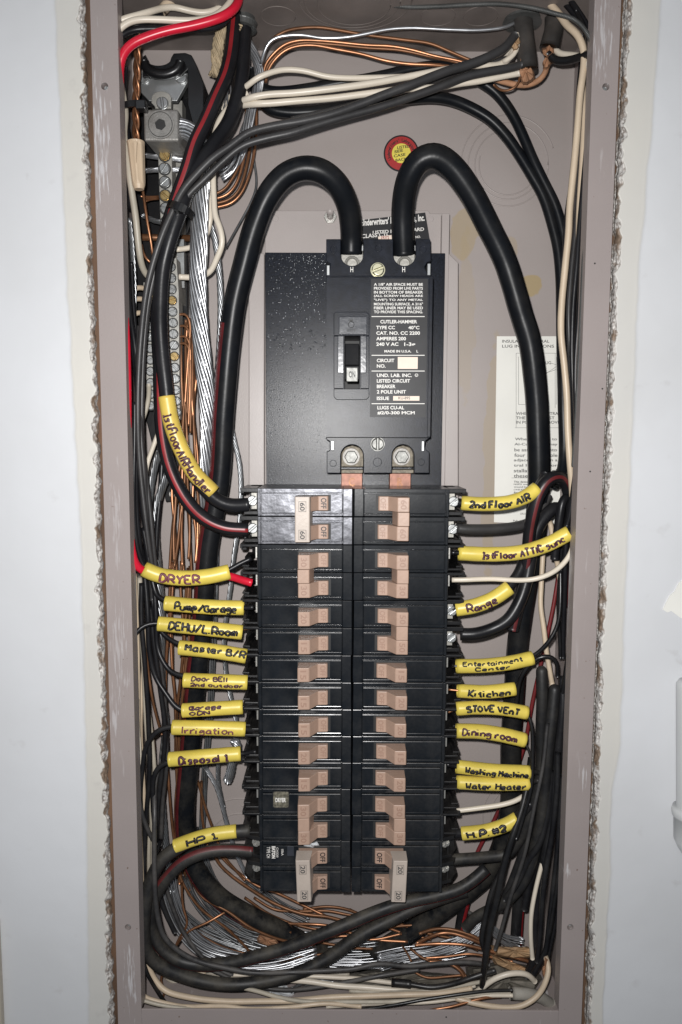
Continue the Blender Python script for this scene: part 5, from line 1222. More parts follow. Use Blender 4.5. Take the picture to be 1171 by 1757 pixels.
wire('ground_wire', 'bright copper end on the bottom rim', 'wire', 'cop', 5, '725,1737,80 745,1732,82 775,1727,82 800,1720,80 832,1712,78 860,1710,74')
wire('cable_jacket', 'grey white cut cable jacket in the bottom right corner', 'cable jacket', 'gjack', 22, '876,1704,70 900,1706,68 925,1712,62 945,1722,54', taper=(1.0, .9), wob=.4, sides=16)
fitting('cable_connector', 'round grey connector in the bottom right corner floor', [('connector', 'bush', 40, (905, 1745, 40), (905, 1700, 40), .001)])
crumple('duct_seal', 'lumpy grey duct seal at the bottom centre', 'putty', [(560, 1690), (600, 1668), (640, 1664), (680, 1664), (740, 1668), (790, 1672), (800, 1690), (760, 1708), (690, 1712), (600, 1712), (556, 1706)], 2, 40, 'duct seal', 9)
crumple('duct_seal', 'lumpy grey duct seal in the bottom right corner', 'putty', [(800, 1660), (850, 1650), (910, 1655), (935, 1680), (925, 1715), (850, 1712), (800, 1700)], 2, 44, 'duct seal', 12)
crumple('plastic_scrap', 'white plastic scrap lying among wires at the bottom left', 'tag', [(428, 1692), (452, 1686), (490, 1690), (505, 1703), (501, 1713), (470, 1712), (436, 1704)], 44, 50, 'scrap', 4)
crumple('kraft_wrap', 'pale brown paper bundle lying at the bottom right', 'bpaper2', [(842, 1622), (870, 1624), (905, 1624), (922, 1628), (918, 1642), (880, 1645), (850, 1640)], 38, 52, 'paper wrap', 5)
crumple('kraft_wrap', 'brown frayed paper strands slanting at the bottom right', 'bpaper2', [(838, 1634), (852, 1640), (885, 1652), (912, 1664), (906, 1672), (880, 1668), (850, 1655)], 40, 56, 'paper wrap', 6)
crumple('kraft_wrap', 'brown paper wrap standing at the bottom right rim', 'bpaper', [(936, 1640), (944, 1645), (942, 1675), (934, 1680), (930, 1665)], 60, 74, 'paper wrap', 7)
# bottom right coppers
for i, (wd, mt, pth) in enumerate(((6, 'cop', '716,1618,40 735,1608,42 755,1600,44 775,1600,44 800,1608,46 830,1620,46'), (6, 'copd', '720,1602,36 745,1594,38 769,1594,40 795,1600,42 820,1610,44 835,1622,44'), (6, 'cop', '712,1622,40 740,1620,42 770,1620,44 800,1622,46 850,1634,46 917,1652,46'),
        (5, 'copd', '704,1627,44 715,1636,46 728,1646,48 763,1651,50 790,1662,52 800,1676,54'), (6, 'cop', '735,1650,52 758,1650,54 776,1656,56 792,1668,58 800,1684,60'), (4.5, 'copd', '706,1663,50 718,1672,52 735,1678,54 760,1677,56 795,1673,58'), (4.5, 'cop', '728,1644,46 770,1641,48 806,1637,50 840,1642,50 880,1650,50'), (4, 'copd', '690,1622,40 702,1640,42 706,1650,44'))):
    wire('ground_wire', ['bright copper wire arching highest at the bottom right', 'dull copper wire just above the bright arch at bottom right', 'copper wire running right into the pale paper bundle', 'dull copper wire wandering lowest at bottom right, near the black taped end', 'bright copper wire bending down by the bottom right strands', 'thin dull copper wire lying on the duct seal at bottom right', 'thin bright copper wire straight across the bottom right strands', 'short dull copper end left of the bottom right strands'][i], 'wire', mt, wd, pth, group='copper wires at the bottom right', wob=.35)
# bottom left coppers
for i, (wd, mt, pth) in enumerate(((6, 'copd', '362,1452,26 375,1480,26 395,1500,26 430,1525,26 470,1550,26 517,1568,28 563,1573,28 600,1583,28'), (5, 'cop', '380,1470,22 400,1490,22 440,1519,24 471,1530,24 517,1552,24 560,1572,26'), (5, 'copd', '436,1540,16 470,1560,18 520,1563,20 563,1563,20 609,1571,22 650,1570,22'),
        (5, 'cop', '462,1574,14 485,1583,18 540,1586,24 563,1588,24 600,1600,24 650,1612,26 700,1616,28'), (5, 'copd', '302,1485,40 314,1515,40 343,1556,40 387,1593,40 425,1630,38 440,1645,36'), (4.5, 'cop', '312,1514,44 313,1558,44 320,1587,46 306,1612,48 291,1654,50 277,1682,52 284,1700,54 279,1714,54'),
        (4.5, 'cop', '404,1558,28 389,1564,36 358,1582,42 326,1597,44 306,1617,46 300,1630,46'), (5, 'copd', '325,1500,36 345,1535,36 390,1562,38 430,1592,40 480,1612,38 540,1622,30'), (5, 'copd', '392,1562,30 420,1590,30 460,1600,30 500,1600,28'), (4.5, 'cop', '560,1608,30 600,1606,30 640,1612,30 690,1602,30'),
        (5, 'copd', '340,1340,36 352,1380,34 366,1420,32 385,1470,30 420,1510,28'), (5, 'copd', '346,1340,30 348,1400,30 356,1450,28'), (5, 'copd', '480,1650,30 520,1640,30 560,1636,28 600,1618,28'))):
    wire('ground_wire', ['copper wire curving from the left sleeves under the bottom left breaker', 'bright copper wire just above it under the bottom left breaker', 'nearly level dull copper wire below the bottom breakers', 'bright copper wire lying level left of the crossing black cables', 'dull copper wire falling through the bottom left strands', 'thin bright copper wire dropping with a kink to the lower left floor', 'bright copper wire slanting up to the right across the lower left strands', 'dull copper wire over the bend of the left service cable', 'short dull copper wire beside the brown crimp lump', 'thin bright copper wire between the crossing cables', 'dull copper wire behind the HP 1 cable going right', 'short dull copper wire above the HP 1 sleeve', 'dull copper wire low behind the crossing black cables'][i], 'wire', mt, wd, pth, group='copper wires at the bottom left', wob=.35)
# aluminium
strands('aluminium_cable', 'thick bare stranded aluminium cable beside the neutral bars', 'alu', 30, '300,218,56 322,222,56 338,236,56 346,262,56 347,300,56 344,345,55 342,427,54 340,485,52 345,572,50 353,659,48 357,720,46 357,780,42 352,850,36 345,900,30', n=14, twist=38, srpx=5.2, group='bare aluminium cables')
strands('aluminium_cable', 'crinkled bright aluminium strands from the top left connector', 'alu', 16, '414,55,36 424,72,38 436,92,38 446,122,38 444,150,36 432,190,36 420,230,36 412,265,36 398,290,36 378,302,36', n=9, twist=60, fray=.004, group='bare aluminium cables')
strands('aluminium_cable', 'short bright aluminium wisps behind the red-striped feeder', 'alu', 18, '402,110,44 398,150,44 392,190,46 382,230,48 366,262,50 352,290,52', n=8, twist=45, srpx=2.5, fray=.004, group='bare aluminium cables')
strands('aluminium_cable', 'thin stranded aluminium wire right of the thick bundle', 'alud', 11, '356,372,44 366,400,44 372,427,42 377,470,38 379,530,34 377,590,30 372,660,28 368,730,26', n=7, twist=130, group='bare aluminium cables')
strands('aluminium_cable', 'thin stranded aluminium wire by the left rim', 'alud', 9, '222,375,50 226,410,50 229,450,50 231,500,50 230,550,50 234,590,48 240,620,46', n=7, twist=160, group='bare aluminium cables')
strands('aluminium_cable', 'stranded aluminium wire weaving behind the left breaker terminals', 'alud', 9, '393,715,26 402,755,26 411,795,26 414,840,26 411,900,26 403,945,26 396,1008,26 389,1060,26 385,1101,26 389,1160,26 398,1203,28 407,1245,30 404,1262,32', n=7, twist=140, group='bare aluminium cables')
strands('aluminium_cable', 'twisted aluminium knot below the Disposal 1 sleeve', 'alu', 17, '400,1268,40 410,1278,42 404,1292,42 398,1308,40 396,1326,38 390,1340,36', n=8, twist=180, group='bare aluminium cables')
strands('aluminium_cable', 'stranded aluminium wire slanting under the Disposal 1 sleeve to the breakers', 'alu', 8.5, '352,1316,30 362,1332,30 372,1350,30 382,1384,30 390,1415,30 399,1445,28 410,1475,26 425,1505,24', n=7, twist=140, group='bare aluminium cables')
strands('aluminium_cable', 'stranded aluminium wire joining the slanting one below Disposal 1', 'alud', 8, '376,1300,28 374,1330,28 378,1360,28 384,1385,28', n=7, twist=140, group='bare aluminium cables')
strands('aluminium_cable', 'two-tone stranded aluminium wire under the neutral base, left', 'alud', 12, '274,775,46 266,800,44 260,834,42 256,870,40 254,900,38', n=7, twist=120, group='bare aluminium cables')
strands('aluminium_cable', 'stranded aluminium cable running down the left side behind the sleeves', 'alud', 14, '290,810,46 279,836,44 271,863,42 268,921,40 272,968,38 277,1029,36 278,1087,36 277,1131,36 281,1203,36 285,1240,36 281,1290,34 277,1335,34 280,1400,34 287,1470,34 296,1530,36', n=8, twist=110, srpx=4.4, group='bare aluminium cables')
strands('aluminium_cable', 'aluminium strands behind the left service cable', 'alud', 12, '372,900,24 370,980,24 368,1060,24 365,1130,24 362,1200,24 358,1260,24 352,1320,24 348,1400,24 344,1480,26 344,1530,26', n=8, twist=30, srpx=3, group='bare aluminium cables')
strands('aluminium_cable', 'fan of aluminium strands sweeping round the bottom left', 'alu', 30, '288,1500,34 294,1540,36 308,1580,38 330,1612,40 360,1634,40 400,1648,40 440,1655,38 490,1654,34 545,1644,30', n=14, twist=14, srpx=3.6, fray=.006, group='bare aluminium cables')
strands('aluminium_cable', 'second fan of aluminium strands behind the bottom left loop', 'alud', 26, '322,1500,26 336,1535,26 358,1565,26 390,1592,26 430,1614,26 475,1624,26 530,1626,26', n=11, twist=12, srpx=3.4, fray=.008, group='bare aluminium cables')
strands('aluminium_cable', 'aluminium strands behind the breakers bottom left', 'alud', 14, '425,1510,14 450,1530,14 490,1560,14 530,1580,14', n=7, twist=20, srpx=3, fray=.004, group='bare aluminium cables')
strands('aluminium_cable', 'loose aluminium strands wrapped on the bottom cable', 'alud', 12, '500,1700,50 540,1685,52 575,1690,52', n=6, twist=20, srpx=2.6, group='bare aluminium cables')
strands('aluminium_cable', 'spray of aluminium strands at the bottom right, near centre', 'alu', 22, '835,1586,34 800,1612,36 772,1624,36 735,1634,34 690,1640,32 650,1650,30', n=12, twist=10, srpx=2.6, fray=.006, group='bare aluminium cables')
strands('aluminium_cable', 'short spray of aluminium strands at the bottom right rim', 'alu', 16, '836,1585,40 850,1600,40 868,1614,40 895,1624,40', n=12, twist=10, srpx=2.6, fray=.005, group='bare aluminium cables')
strands('aluminium_cable', 'pair of bright strands into the upper bar, upper', 'alu', 9, '247,266,38 262,269,40 280,270,40 300,272,40 320,276,38', n=7, twist=170, group='bare aluminium cables')
strands('aluminium_cable', 'pair of bright strands into the upper bar, lower', 'alu', 9, '248,293,38 262,292,40 280,291,40 300,292,40 318,290,38', n=7, twist=170, group='bare aluminium cables')
strands('aluminium_cable', 'dull twisted strand entering the upper bar low on the left', 'alud', 9, '246,370,34 258,376,36 272,381,38 286,382,38', n=7, twist=170, group='bare aluminium cables')
for i in range(3):
    wire('ground_wire', 'bare copper wire entering the upper terminal bar from the left', 'wire', 'cop', 3.6, '%d,%d,36 258,%d,38 274,%d,40' % (243 + i * 4, 337 + i * 4, 338 + i * 2, 337 + i * 2), group='coppers into the upper bar')
# short stubs into the lower-left bar
for i, (yy, x0) in enumerate(((494, 224), (513, 222), (537, 224))):
    wire('circuit_wire', 'short beige wire end entering the left terminal bar', 'wire', 'bge', 8.5, '%d,%d,44 %d,%d,46 %d,%d,42 252,%d,36' % (x0 - 4, yy + 22, x0 + 2, yy + 4, x0 + 14, yy - 1, yy + 2), group='beige stubs into the left bar')
wire('circuit_wire', 'beige wire curling low into the left terminal bar', 'wire', 'bge', 7, '246,562,44 236,572,46 231,582,46 236,594,44', group='beige stubs into the left bar')
wire('circuit_wire', 'grey beige wire running down the left rim past the wire nut', 'wire', 'gwt', 11, '204,110,72 207,140,72 213,170,72 216,200,74 213,225,74 217,260,74 222,300,74 227,335,72 233,375,70 238,420,66 244,455,60 254,474,52 268,482,46', group=WG)
for i, (wd, mt, pth) in enumerate(((10, 'wblk', '210,110,66 222,80,66 234,62,66 244,50,64'), (9, 'wblk', '212,180,60 208,220,60 209,300,62 212,380,62 216,460,62 219,520,62 226,580,64 234,640,66 238,700,68 236,760,68 234,830,68 236,900,66 243,960,62'), (9, 'wblk', '206,200,68 209,280,68 213,360,68 218,440,68 222,520,68 230,580,70 236,630,70 240,690,70 238,800,66 246,880,62 256,940,58 262,1000,52'),
        (10, 'wblk', '216,115,60 212,150,60 214,200,58 220,240,58 222,300,58 224,360,58'), (9, 'wgry', '240,560,68 238,620,72 240,700,74 243,760,74 248,820,72 253,880,66 258,960,62 262,1030,58'), (9, 'wblk', '232,690,70 231,760,70 230,850,70 233,920,70 240,955,68 252,978,66 300,988,64 388,980,64 410,968,62 432,958,60'))):
    wire('circuit_wire', ['black wire hooking down in the top left corner beside the twisted coppers', 'black wire against the left rim, full length to the DRYER sleeve', 'second black wire from the left rim, behind the red wire', 'black wire beside the grey beige one above the wire nut', 'chalky black wire just left of the left terminal bar', 'black wire that runs into the DRYER sleeve'][i], 'wire', mt, wd, pth, group='black wires down the left rim')
# copper twist and nut
for i, ph in enumerate((0, 2.1, 4.2)):
    pts = []
    for k in range(26):
        y = 52 + k * 8.2; x = 238 - (y - 52) * .035 + 4.5 * math.sin(k * .62 + ph); d = 66 + 3 * math.cos(k * .62 + ph)
        if y > 160: x += (y - 160) * .03
        pts.append((x, y, d))
    wire('ground_wire', 'bright copper wire twisted with two others above the tan wire nut', 'wire', 'cop', 5.2, pts, group='twisted coppers at the wire nut', wob=.1)
for i, pth in enumerate(('244,318,60 248,345,62 254,385,62 259,412,60 263,440,56 267,455,50', '243,420,50 248,440,52 258,450,52 264,453,48')):
    wire('ground_wire', 'bright copper wire running down from the wire nut', 'wire', 'cop', 4.5, pth, group='coppers below the wire nut')
a, b_ = P(233, 244, 76), P(239, 325, 76); q = [a.lerp(b_, i / 12) for i in range(13)]; r0 = 13.5 * MMPX(76)
mb = MB(); n = 28; fr = frames_of(q)
for i, p in enumerate(q):
    t = i / 12; T, A, B = fr[i]
    for k in range(n):
        an = 2 * math.pi * k / n; r = r0 * (1 - .27 * t) * (1 + (.05 if k % 4 < 2 else -.03) * (1 if .08 < t < .9 else 0)) * (1.08 if t < .05 else 1) * (.8 if i == 12 else 1)
        mb.v.append(p + A * math.cos(an) * r + B * math.sin(an) * r)
for i in range(12):
    for k in range(n): k2 = (k + 1) % n; mb.f.append((i * n + k, i * n + k2, (i + 1) * n + k2, (i + 1) * n + k)); mb.m.append(0)
mb.f.append(tuple(range(n))); mb.m.append(0); mb.f.append(tuple(reversed(range(12 * n, 13 * n)))); mb.m.append(0)
wn = mb.build('wire_nut', M['nut'], label='ribbed tan wire nut hanging left of the terminal bar', cat='wire nut')
mb = MB(); c = a.lerp(b_, .2); mb.prism([(c.x - .0002, c.z + .0048), (c.x + .0024, c.z + .0048), (c.x + .0013, c.z - .010)], c.y - r0 * .75, c.y - r0 * 1.12); mb.build('grip_wing', M['nut'], wn, bevel=.0003)
# cable ties
def tie_band(label, path, wpx, d, hx, hy):
    pts, ds = trace(path, d); q = cat_rom(pts, .002); mb = MB(); r = wpx * MMPX(d) / 2
    fr = frames_of(q); vs = []
    for i, p in enumerate(q):
        T, A, B = fr[i]
        for sa, sb in ((.0006, r), (.0006, -r), (-.0006, -r), (-.0006, r)): vs.append(p + A * sa + B * sb)
    fs = []
    for i in range(len(q) - 1):
        for k in range(4): k2 = (k + 1) % 4; fs.append((i * 4 + k, i * 4 + k2, (i + 1) * 4 + k2, (i + 1) * 4 + k))
    mb.add(vs, fs); t = mb.build('cable_tie', M['blkp'], label=label, cat='cable tie')
    mb = MB(); mb.boxp(hx - 9, hy - 8, hx + 9, hy + 8, d - 4, d + 4); mb.build('tie_head', M['blkp'], t, bevel=.0008)
    return t
tie_band('black cable tie round the twisted coppers above the wire nut', '198,180,78 215,180,80 230,177,80 246,178,76 262,180,66', 10, 78, 241, 178)
tie_band('black cable tie cinching the feeder cables below the upper bar', '289,352,78 296,350,92 308,354,96 320,360,95 330,370,86', 12, 88, 306, 354)
strands('fibre_braid', 'frayed tan fibre braid hanging from the top left connector', 'fibre', 19, '386,44,50 378,60,52 373,80,52 371,100,50 370,118,48 368,132,46', n=12, twist=240, srpx=3.2, fray=.003, cat='fibre braid')
strands('fibre_braid', 'short tan fibre braid tuft at the connector mouth', 'fibre', 16, '392,38,54 402,44,56 412,52,54', n=10, twist=260, srpx=3, fray=.003, cat='fibre braid')
# copper bundle beside the aluminium, and down the left side
rc = random.Random(11)
def cbundle(n, y0, y1, xa, xb, d0, d1, lab_, grp, wd=5.2, amp=7, step=46):
    for i in range(n):
        pts = []; y = y0 + rc.uniform(0, 16); ph = rc.uniform(0, 6); base = rc.random()
        while y < y1:
            t = (y - y0) / (y1 - y0); x = (xa(y) if callable(xa) else xa) + ((xb(y) if callable(xb) else xb) - (xa(y) if callable(xa) else xa)) * (base + .22 * math.sin(y * .012 + ph))
            pts.append((x + rc.uniform(-1.5, 1.5), y, d0 + (d1 - d0) * t + 3 * math.sin(y * .02 + ph * 2))); y += step
        wire('ground_wire', lab_, 'wire', 'cop' if i % 3 == 0 else 'copd', wd, pts, group=grp, wob=.25)
cbundle(7, 545, 975, lambda y: 313 - max(0, y - 780) * .07, lambda y: 337 + max(0, min(1, (y - 700) / 100)) * 3 - max(0, y - 780) * .03, 34, 46, 'loose bare copper wire in the bundle right of the lower bars', 'copper bundle right of the bars')
cbundle(7, 960, 1560, lambda y: 288 + max(0, y - 1400) * .15, lambda y: 328 - (y - 960) * .03 + max(0, y - 1400) * .15, 34, 24, 'loose bare copper wire behind the left yellow sleeves', 'copper bundle behind the left sleeves')
for i, y in enumerate((563, 583, 601, 613)):
    wire('ground_wire', 'bare copper wire hooking out of the right lower bar', 'wire', 'copd' if i % 2 else 'cop', 4.5, '306,%d,40 318,%d,42 325,%d,42 %d,%d,42 %d,%d,40' % (y - 22, y - 26, y - 14, 322 + i * 2, y + 60, 318 + i * 3, y + 130), group='coppers hooking from the right bar')
# left rim beiges and lower coppers
for i, (wd, mt, pth) in enumerate(((9, 'bge', '231,985,70 233,1040,70 236,1120,70 237,1203,70 238,1261,70 238,1340,70 240,1420,70 243,1500,70 244,1580,68'), (9, 'gwt', '240,990,64 243,1072,64 247,1145,64 251,1232,64 256,1290,64 259,1360,64 262,1440,62 262,1520,60'), (8.5, 'bge', '246,1075,60 248,1130,60 243,1190,60 241,1260,62 245,1330,62 248,1400,62 247,1460,62 250,1540,62'),
        (8, 'gwt', '256,1225,50 262,1280,52 266,1340,54 262,1400,56 256,1450,58 258,1530,58 262,1600,58'), (7, 'wht', '236,1200,74 236,1240,76 239,1275,74 241,1320,70'), (8, 'gwt', '245,720,52 252,700,50 256,680,48 256,660,44'), (8, 'wht', '250,830,46 252,800,46 262,770,46 271,745,46'))):
    wire('circuit_wire', 'beige wire running down the lower left rim' if i not in (5, 6) else 'pale wire beside the black neutral base', 'wire', mt, wd, pth, group='beige wires down the left rim' if i not in (5, 6) else 'pale wires by the neutral base')
for i, pth in enumerate(('248,1072,56 250,1100,56 254,1145,56 262,1200,56 272,1240,54 278,1260,52', '262,1250,46 266,1300,46 264,1360,48', '276,1000,40 284,990,42 292,980,42 300,975,40')):
    wire('ground_wire', 'thin copper wire threading down the lower left rim', 'wire', 'copd', 5, pth, group='coppers by the left rim')
# wires into the left sleeves
LW = [('Pump/Garage', 9, '246,905,62 256,960,62 263,1000,64 270,1022,66 284,1030,68 300,1037,68 410,1043,66 424,1043,64 434,1042,62'),
      ('DEHU/L.Room', 8, '226,1100,80 232,1088,80 242,1076,78 256,1069,76 272,1068,74 290,1070,74 412,1083,66'),
      ('Master B/R', 8, '250,930,56 258,1000,56 266,1050,58 274,1080,60 291,1097,62 307,1105,64 330,1112,66 425,1124,64 434,1125,62'),
      ('Door Bell', 8.5, '262,940,58 264,1000,60 268,1058,62 271,1110,62 280,1134,64 296,1154,66 316,1160,68 340,1167,68 430,1171,66 438,1172,62'),
      ('Garage ODN', 9, '243,940,60 249,1000,62 254,1058,64 257,1116,64 268,1163,64 285,1190,66 302,1212,68 318,1219,68 420,1213,66 437,1206,62'),
      ('Irrigation', 9, '240,1500,66 243,1420,66 241,1360,68 244,1319,70 248,1290,72 260,1264,74 277,1251,74 298,1247,74 420,1251,68 440,1254,62'),
      ('Disposal 1', 9, '266,1420,66 263,1370,68 264,1334,70 273,1316,72 290,1307,72 310,1303,72 410,1294,68 438,1290,62')]
for nm, wd, pth in LW: wire('circuit_wire', 'black wire passing through the %s sleeve' % nm, 'wire', 'wblk', wd, pth, group=BG, wob=.25)
wire('ground_wire', 'thin bare copper wire out of the DEHU sleeve end', 'wire', 'cop', 3.5, '410,1081,66 425,1079,65 438,1078,63')
RW = [('2nd Floor AIR', 'wblk', 17, '778,862,58 800,864,62 830,865,64 873,862,66 903,852,66 924,836,62 935,815,54'), ('1st Floor ATTIC', 'blkp', 9, '776,948,62 800,949,66 897,947,68 940,934,74 974,916,78 984,905,80'),
      ('Range', 'wblk', 19, '778,1044,58 800,1042,62 820,1037,64 847,1027,64 870,1010,62 890,985,58 903,950,54'), ('Entertainment Center', 'blkp', 7, '776,1143,62 830,1142,66 877,1137,66 912,1128,66'),
      ('Kitichen', 'cop', 4, '768,1183,62 790,1185,64 830,1187,66'), ('STOVE VENT', 'copd', 4, '770,1222,62 782,1217,64 800,1215,66'), ('Dining room', 'blkp', 7, '772,1250,62 790,1255,66 863,1262,66 900,1270,64'),
      ('Washing Machine', 'blkp', 9, '770,1312,60 790,1316,66 847,1322,68 905,1324,68 925,1326,64'), ('Water Heater', 'blkp', 9, '772,1341,60 790,1343,66 847,1346,68 905,1344,68 922,1340,64'), ('H.P. number 2', 'wblk', 17, '776,1430,58 800,1430,62 832,1426,64 869,1415,66 889,1402,66 910,1380,60')]
for nm, mt, wd, pth in RW: wire('circuit_wire', 'wire passing through the %s sleeve' % nm, 'wire', mt, wd, pth, group='wires inside the right sleeves', wob=.25)

# ------------------------------------------------------------------ yellow sleeves
S = sleeve
S('1stFloorAIRHandler', '286,680,77 294,724,77 311,770,76 334,812,75 366,845,72', 28, 'yellow sleeve reading 1st Floor AIR Handler on the bent feeder', 77, mt='ylw2', ink='markerp', f=(.16, .98), hgt=1.1, off=.0, seed=3)
S('DRYER', '247,976,78 270,986,76 314,992,75 358,989,73 394,981,70', 27, 'yellow sleeve reading DRYER at left', 74, ink='markerb', f=(.22, .68), hgt=1.1, off=-.05, seed=4, pen=.0006)
S('Pump/Garage', '284,1035,70 352,1041,70 419,1043,68', 26, 'yellow sleeve reading Pump/Garage', 70, f=(.14, .93), hgt=1.0, seed=5, pen=.00058)
S('DEHU/L.Room', '272,1070,74 343,1077,72 416,1085,68', 26, 'yellow sleeve reading DEHU/L.Room', 72, f=(.14, .96), hgt=1.05, seed=6, off=.1, pen=.00058)
S('Master B/R', '308,1111,70 366,1117,70 423,1126,68', 26, 'yellow sleeve reading Master B/R, lettering near its upper edge', 70, f=(.12, 1.0), hgt=.85, off=.45, seed=7, pen=.00056)
S('', '316,1167,72 370,1169,72 425,1171,70', 26, 'yellow sleeve with two lines reading Door Bell 2nd outdoor', 72, lines=[('Door BEll', .14, .72, .60, .60), ('2nd outdoor', .12, .95, -.22, .56)], seed=8, pen=.00036, ink='markerp')
S('', '314,1219,72 365,1216,72 417,1213,70', 25, 'yellow sleeve with two lines reading Garage ODN', 72, lines=[('Garage', .14, .68, .6, .56), ('ODN', .14, .5, -.2, .6)], seed=9, pen=.00038, ink='markerp')
S('Irrigation', '296,1248,76 360,1249,74 421,1251,70', 26, 'yellow sleeve with worn faded word Irrigation', 74, ink='markerb', f=(.14, .86), hgt=.95, seed=10, pen=.0004)
S('Disposal 1', '291,1303,74 352,1298,74 413,1293,70', 26, 'yellow sleeve reading Disposal 1', 73, ink='markerp', f=(.16, .84), hgt=1.0, seed=11, pen=.00055)
S('HP 1', '301,1452,71 329,1441,70 366,1431,68 406,1426,66', 24, 'yellow sleeve reading HP 1 at lower left', 69, f=(.22, .72), hgt=.9, off=.15, seed=12, pen=.00055)
S('2nd Floor AIR', '792,863,66 830,865,68 873,862,69 903,852,69 922,838,68', 25, 'yellow sleeve reading 2nd Floor AIR at upper right', 68, f=(.1, .86), hgt=.95, seed=13, pen=.00058)
S('1stFloor ATTIC sunc', '787,949,68 846,951,70 897,947,72 940,934,76 978,914,80', 26, 'long yellow sleeve reading 1st Floor ATTIC sunc', 72, ink='markerp', f=(.2, .95), hgt=.95, seed=14, pen=.0005)
S('Range', '783,1045,66 813,1040,68 847,1027,69 875,1008,69', 26, 'yellow sleeve reading Range', 68, ink='markerp', f=(.2, .72), hgt=1.05, seed=15, pen=.0005)
S('', '783,1143,68 830,1142,69 877,1137,69 914,1129,68', 25, 'yellow sleeve with two lines reading Entertainment Center', 68, lines=[('Entertainment', .08, .86, .58, .6), ('Center', .24, .7, -.2, .58)], seed=16, pen=.00036)
S('Kitichen', '785,1185,68 833,1187,69 884,1182,69', 24, 'short yellow sleeve reading Kitichen', 68, f=(.18, .92), hgt=.95, seed=17, pen=.0005)
S('STOVE VEnT', '783,1216,68 823,1214,69 863,1216,70 905,1223,70', 24, 'yellow sleeve reading STOVE VENT', 69, f=(.14, .88), hgt=.9, off=.15, seed=18, pen=.00052)
S('Dining room', '783,1254,68 823,1255,69 863,1261,70 901,1270,70', 26, 'yellow sleeve with worn words Dining room', 69, ink='markerp', f=(.08, .88), hgt=.9, off=.2, seed=19, pen=.0005)
S('Washing Machine', '783,1315,68 847,1322,70 909,1325,70', 24, 'yellow sleeve reading Washing Machine', 69, f=(.12, .98), hgt=.9, seed=20, pen=.0005)
S('Water Heater', '784,1342,68 847,1345,70 908,1344,70', 24, 'yellow sleeve reading Water Heater just below Washing Machine', 69, f=(.12, .95), hgt=.9, seed=21, pen=.0005)
S('H.P.#2', '793,1430,66 832,1426,69 869,1415,70 888,1404,70', 24, 'yellow sleeve reading H.P.#2 at lower right', 69, f=(.1, .78), hgt=.9, off=.18, seed=22, pen=.0006)

# ------------------------------------------------------------------ on the wall
def stack(name, label, cat, mt, x, prof, d, yback=None):
    """upright round body from a profile of (photo y, radius in px)"""
    mb = MB(); pts = [P(x, y, d) for y, r in prof]; mb.tube(pts, [r * MMPX(d) for y, r in prof], 28)
    return mb.build(name, M[mt], smooth=True, label=label, cat=cat)
cdt = stack('wall_conduit', 'pale grey plastic conduit end fixed to the wall at the right photo edge', 'conduit', 'conduit', 1188, [(1166, 12), (1168, 22), (1174, 26), (1180, 26.5), (1200, 26.5), (1300, 26.5), (1384, 26.5), (1386, 26.5)], 108)
mb = MB(); pts = [P(1188, y, 108) for y in (1384, 1386, 1392, 1398, 1400, 1401, 1440, 1455, 1470)]
mb.tube(pts, [r * MMPX(108) for r in (26, 33, 34.5, 34, 33, 31, 31, 24, 14)], 28); mb.build('coupling', M['conduit'], cdt, smooth=True)
mb = MB(); mb.boxp(-60, 1583, 9, 1900, 97, 103); mb.build('wall_plate', M['gwt'], bevel=.001, label='beige plate edge on the wall at the bottom left corner', cat='wall plate')
mb = MB(); mb.prismp([(1138, 1046), (1150, 1022), (1158, 1016), (1166, 1000), (1190, 985), (1230, 990), (1240, 1060), (1190, 1066), (1168, 1060), (1152, 1048), (1146, 1051)], 96, 97.9)
mb.build('paint_patch', M['paper'], label='torn yellowed paint patch on the wall at the right photo edge', cat='paint patch')

# ------------------------------------------------------------------ the rest of the tangle
for i, (wd, mt, lb, pth) in enumerate((
    (8.5, 'wblk', 'black wire left of the Pump/Garage sleeve running down to the corner', '243,1000,66 245,1080,68 250,1160,68 255,1240,68 256,1320,68 252,1400,68 248,1480,68 246,1540,66'),
    (8, 'wgry', 'chalky black wire behind the Master B/R tail', '262,990,50 268,1060,50 276,1140,50 284,1220,50 286,1300,50 280,1380,50 276,1450,50'),
    (9, 'wblk', 'black wire behind the Disposal 1 tail down to the HP 1 loop', '258,1040,58 266,1110,58 276,1190,58 283,1260,58 278,1330,58 270,1400,58 268,1470,58 276,1540,56 300,1600,54'),
    (8, 'wgry', 'dark wire rising by the left rim under the Irrigation tail', '233,1230,78 234,1300,78 240,1380,78 252,1420,76 268,1450,74'),
    (8, 'wgry', 'grey wire curving inside the bottom left loop', '284,1520,46 298,1560,48 316,1600,50 340,1635,52 370,1662,54 400,1674,54'),
    (7, 'wblk', 'thin black wire along the left rim beside the neutral bars', '226,450,56 230,520,56 236,600,58 240,660,60'),
    (9, 'wblk', 'black wire running behind the neutral holder foot', '284,720,40 280,780,40 276,840,42 270,900,44 268,960,44'))):
    wire('circuit_wire', lb, 'wire', mt, wd, pth, group=BG, wob=.35)
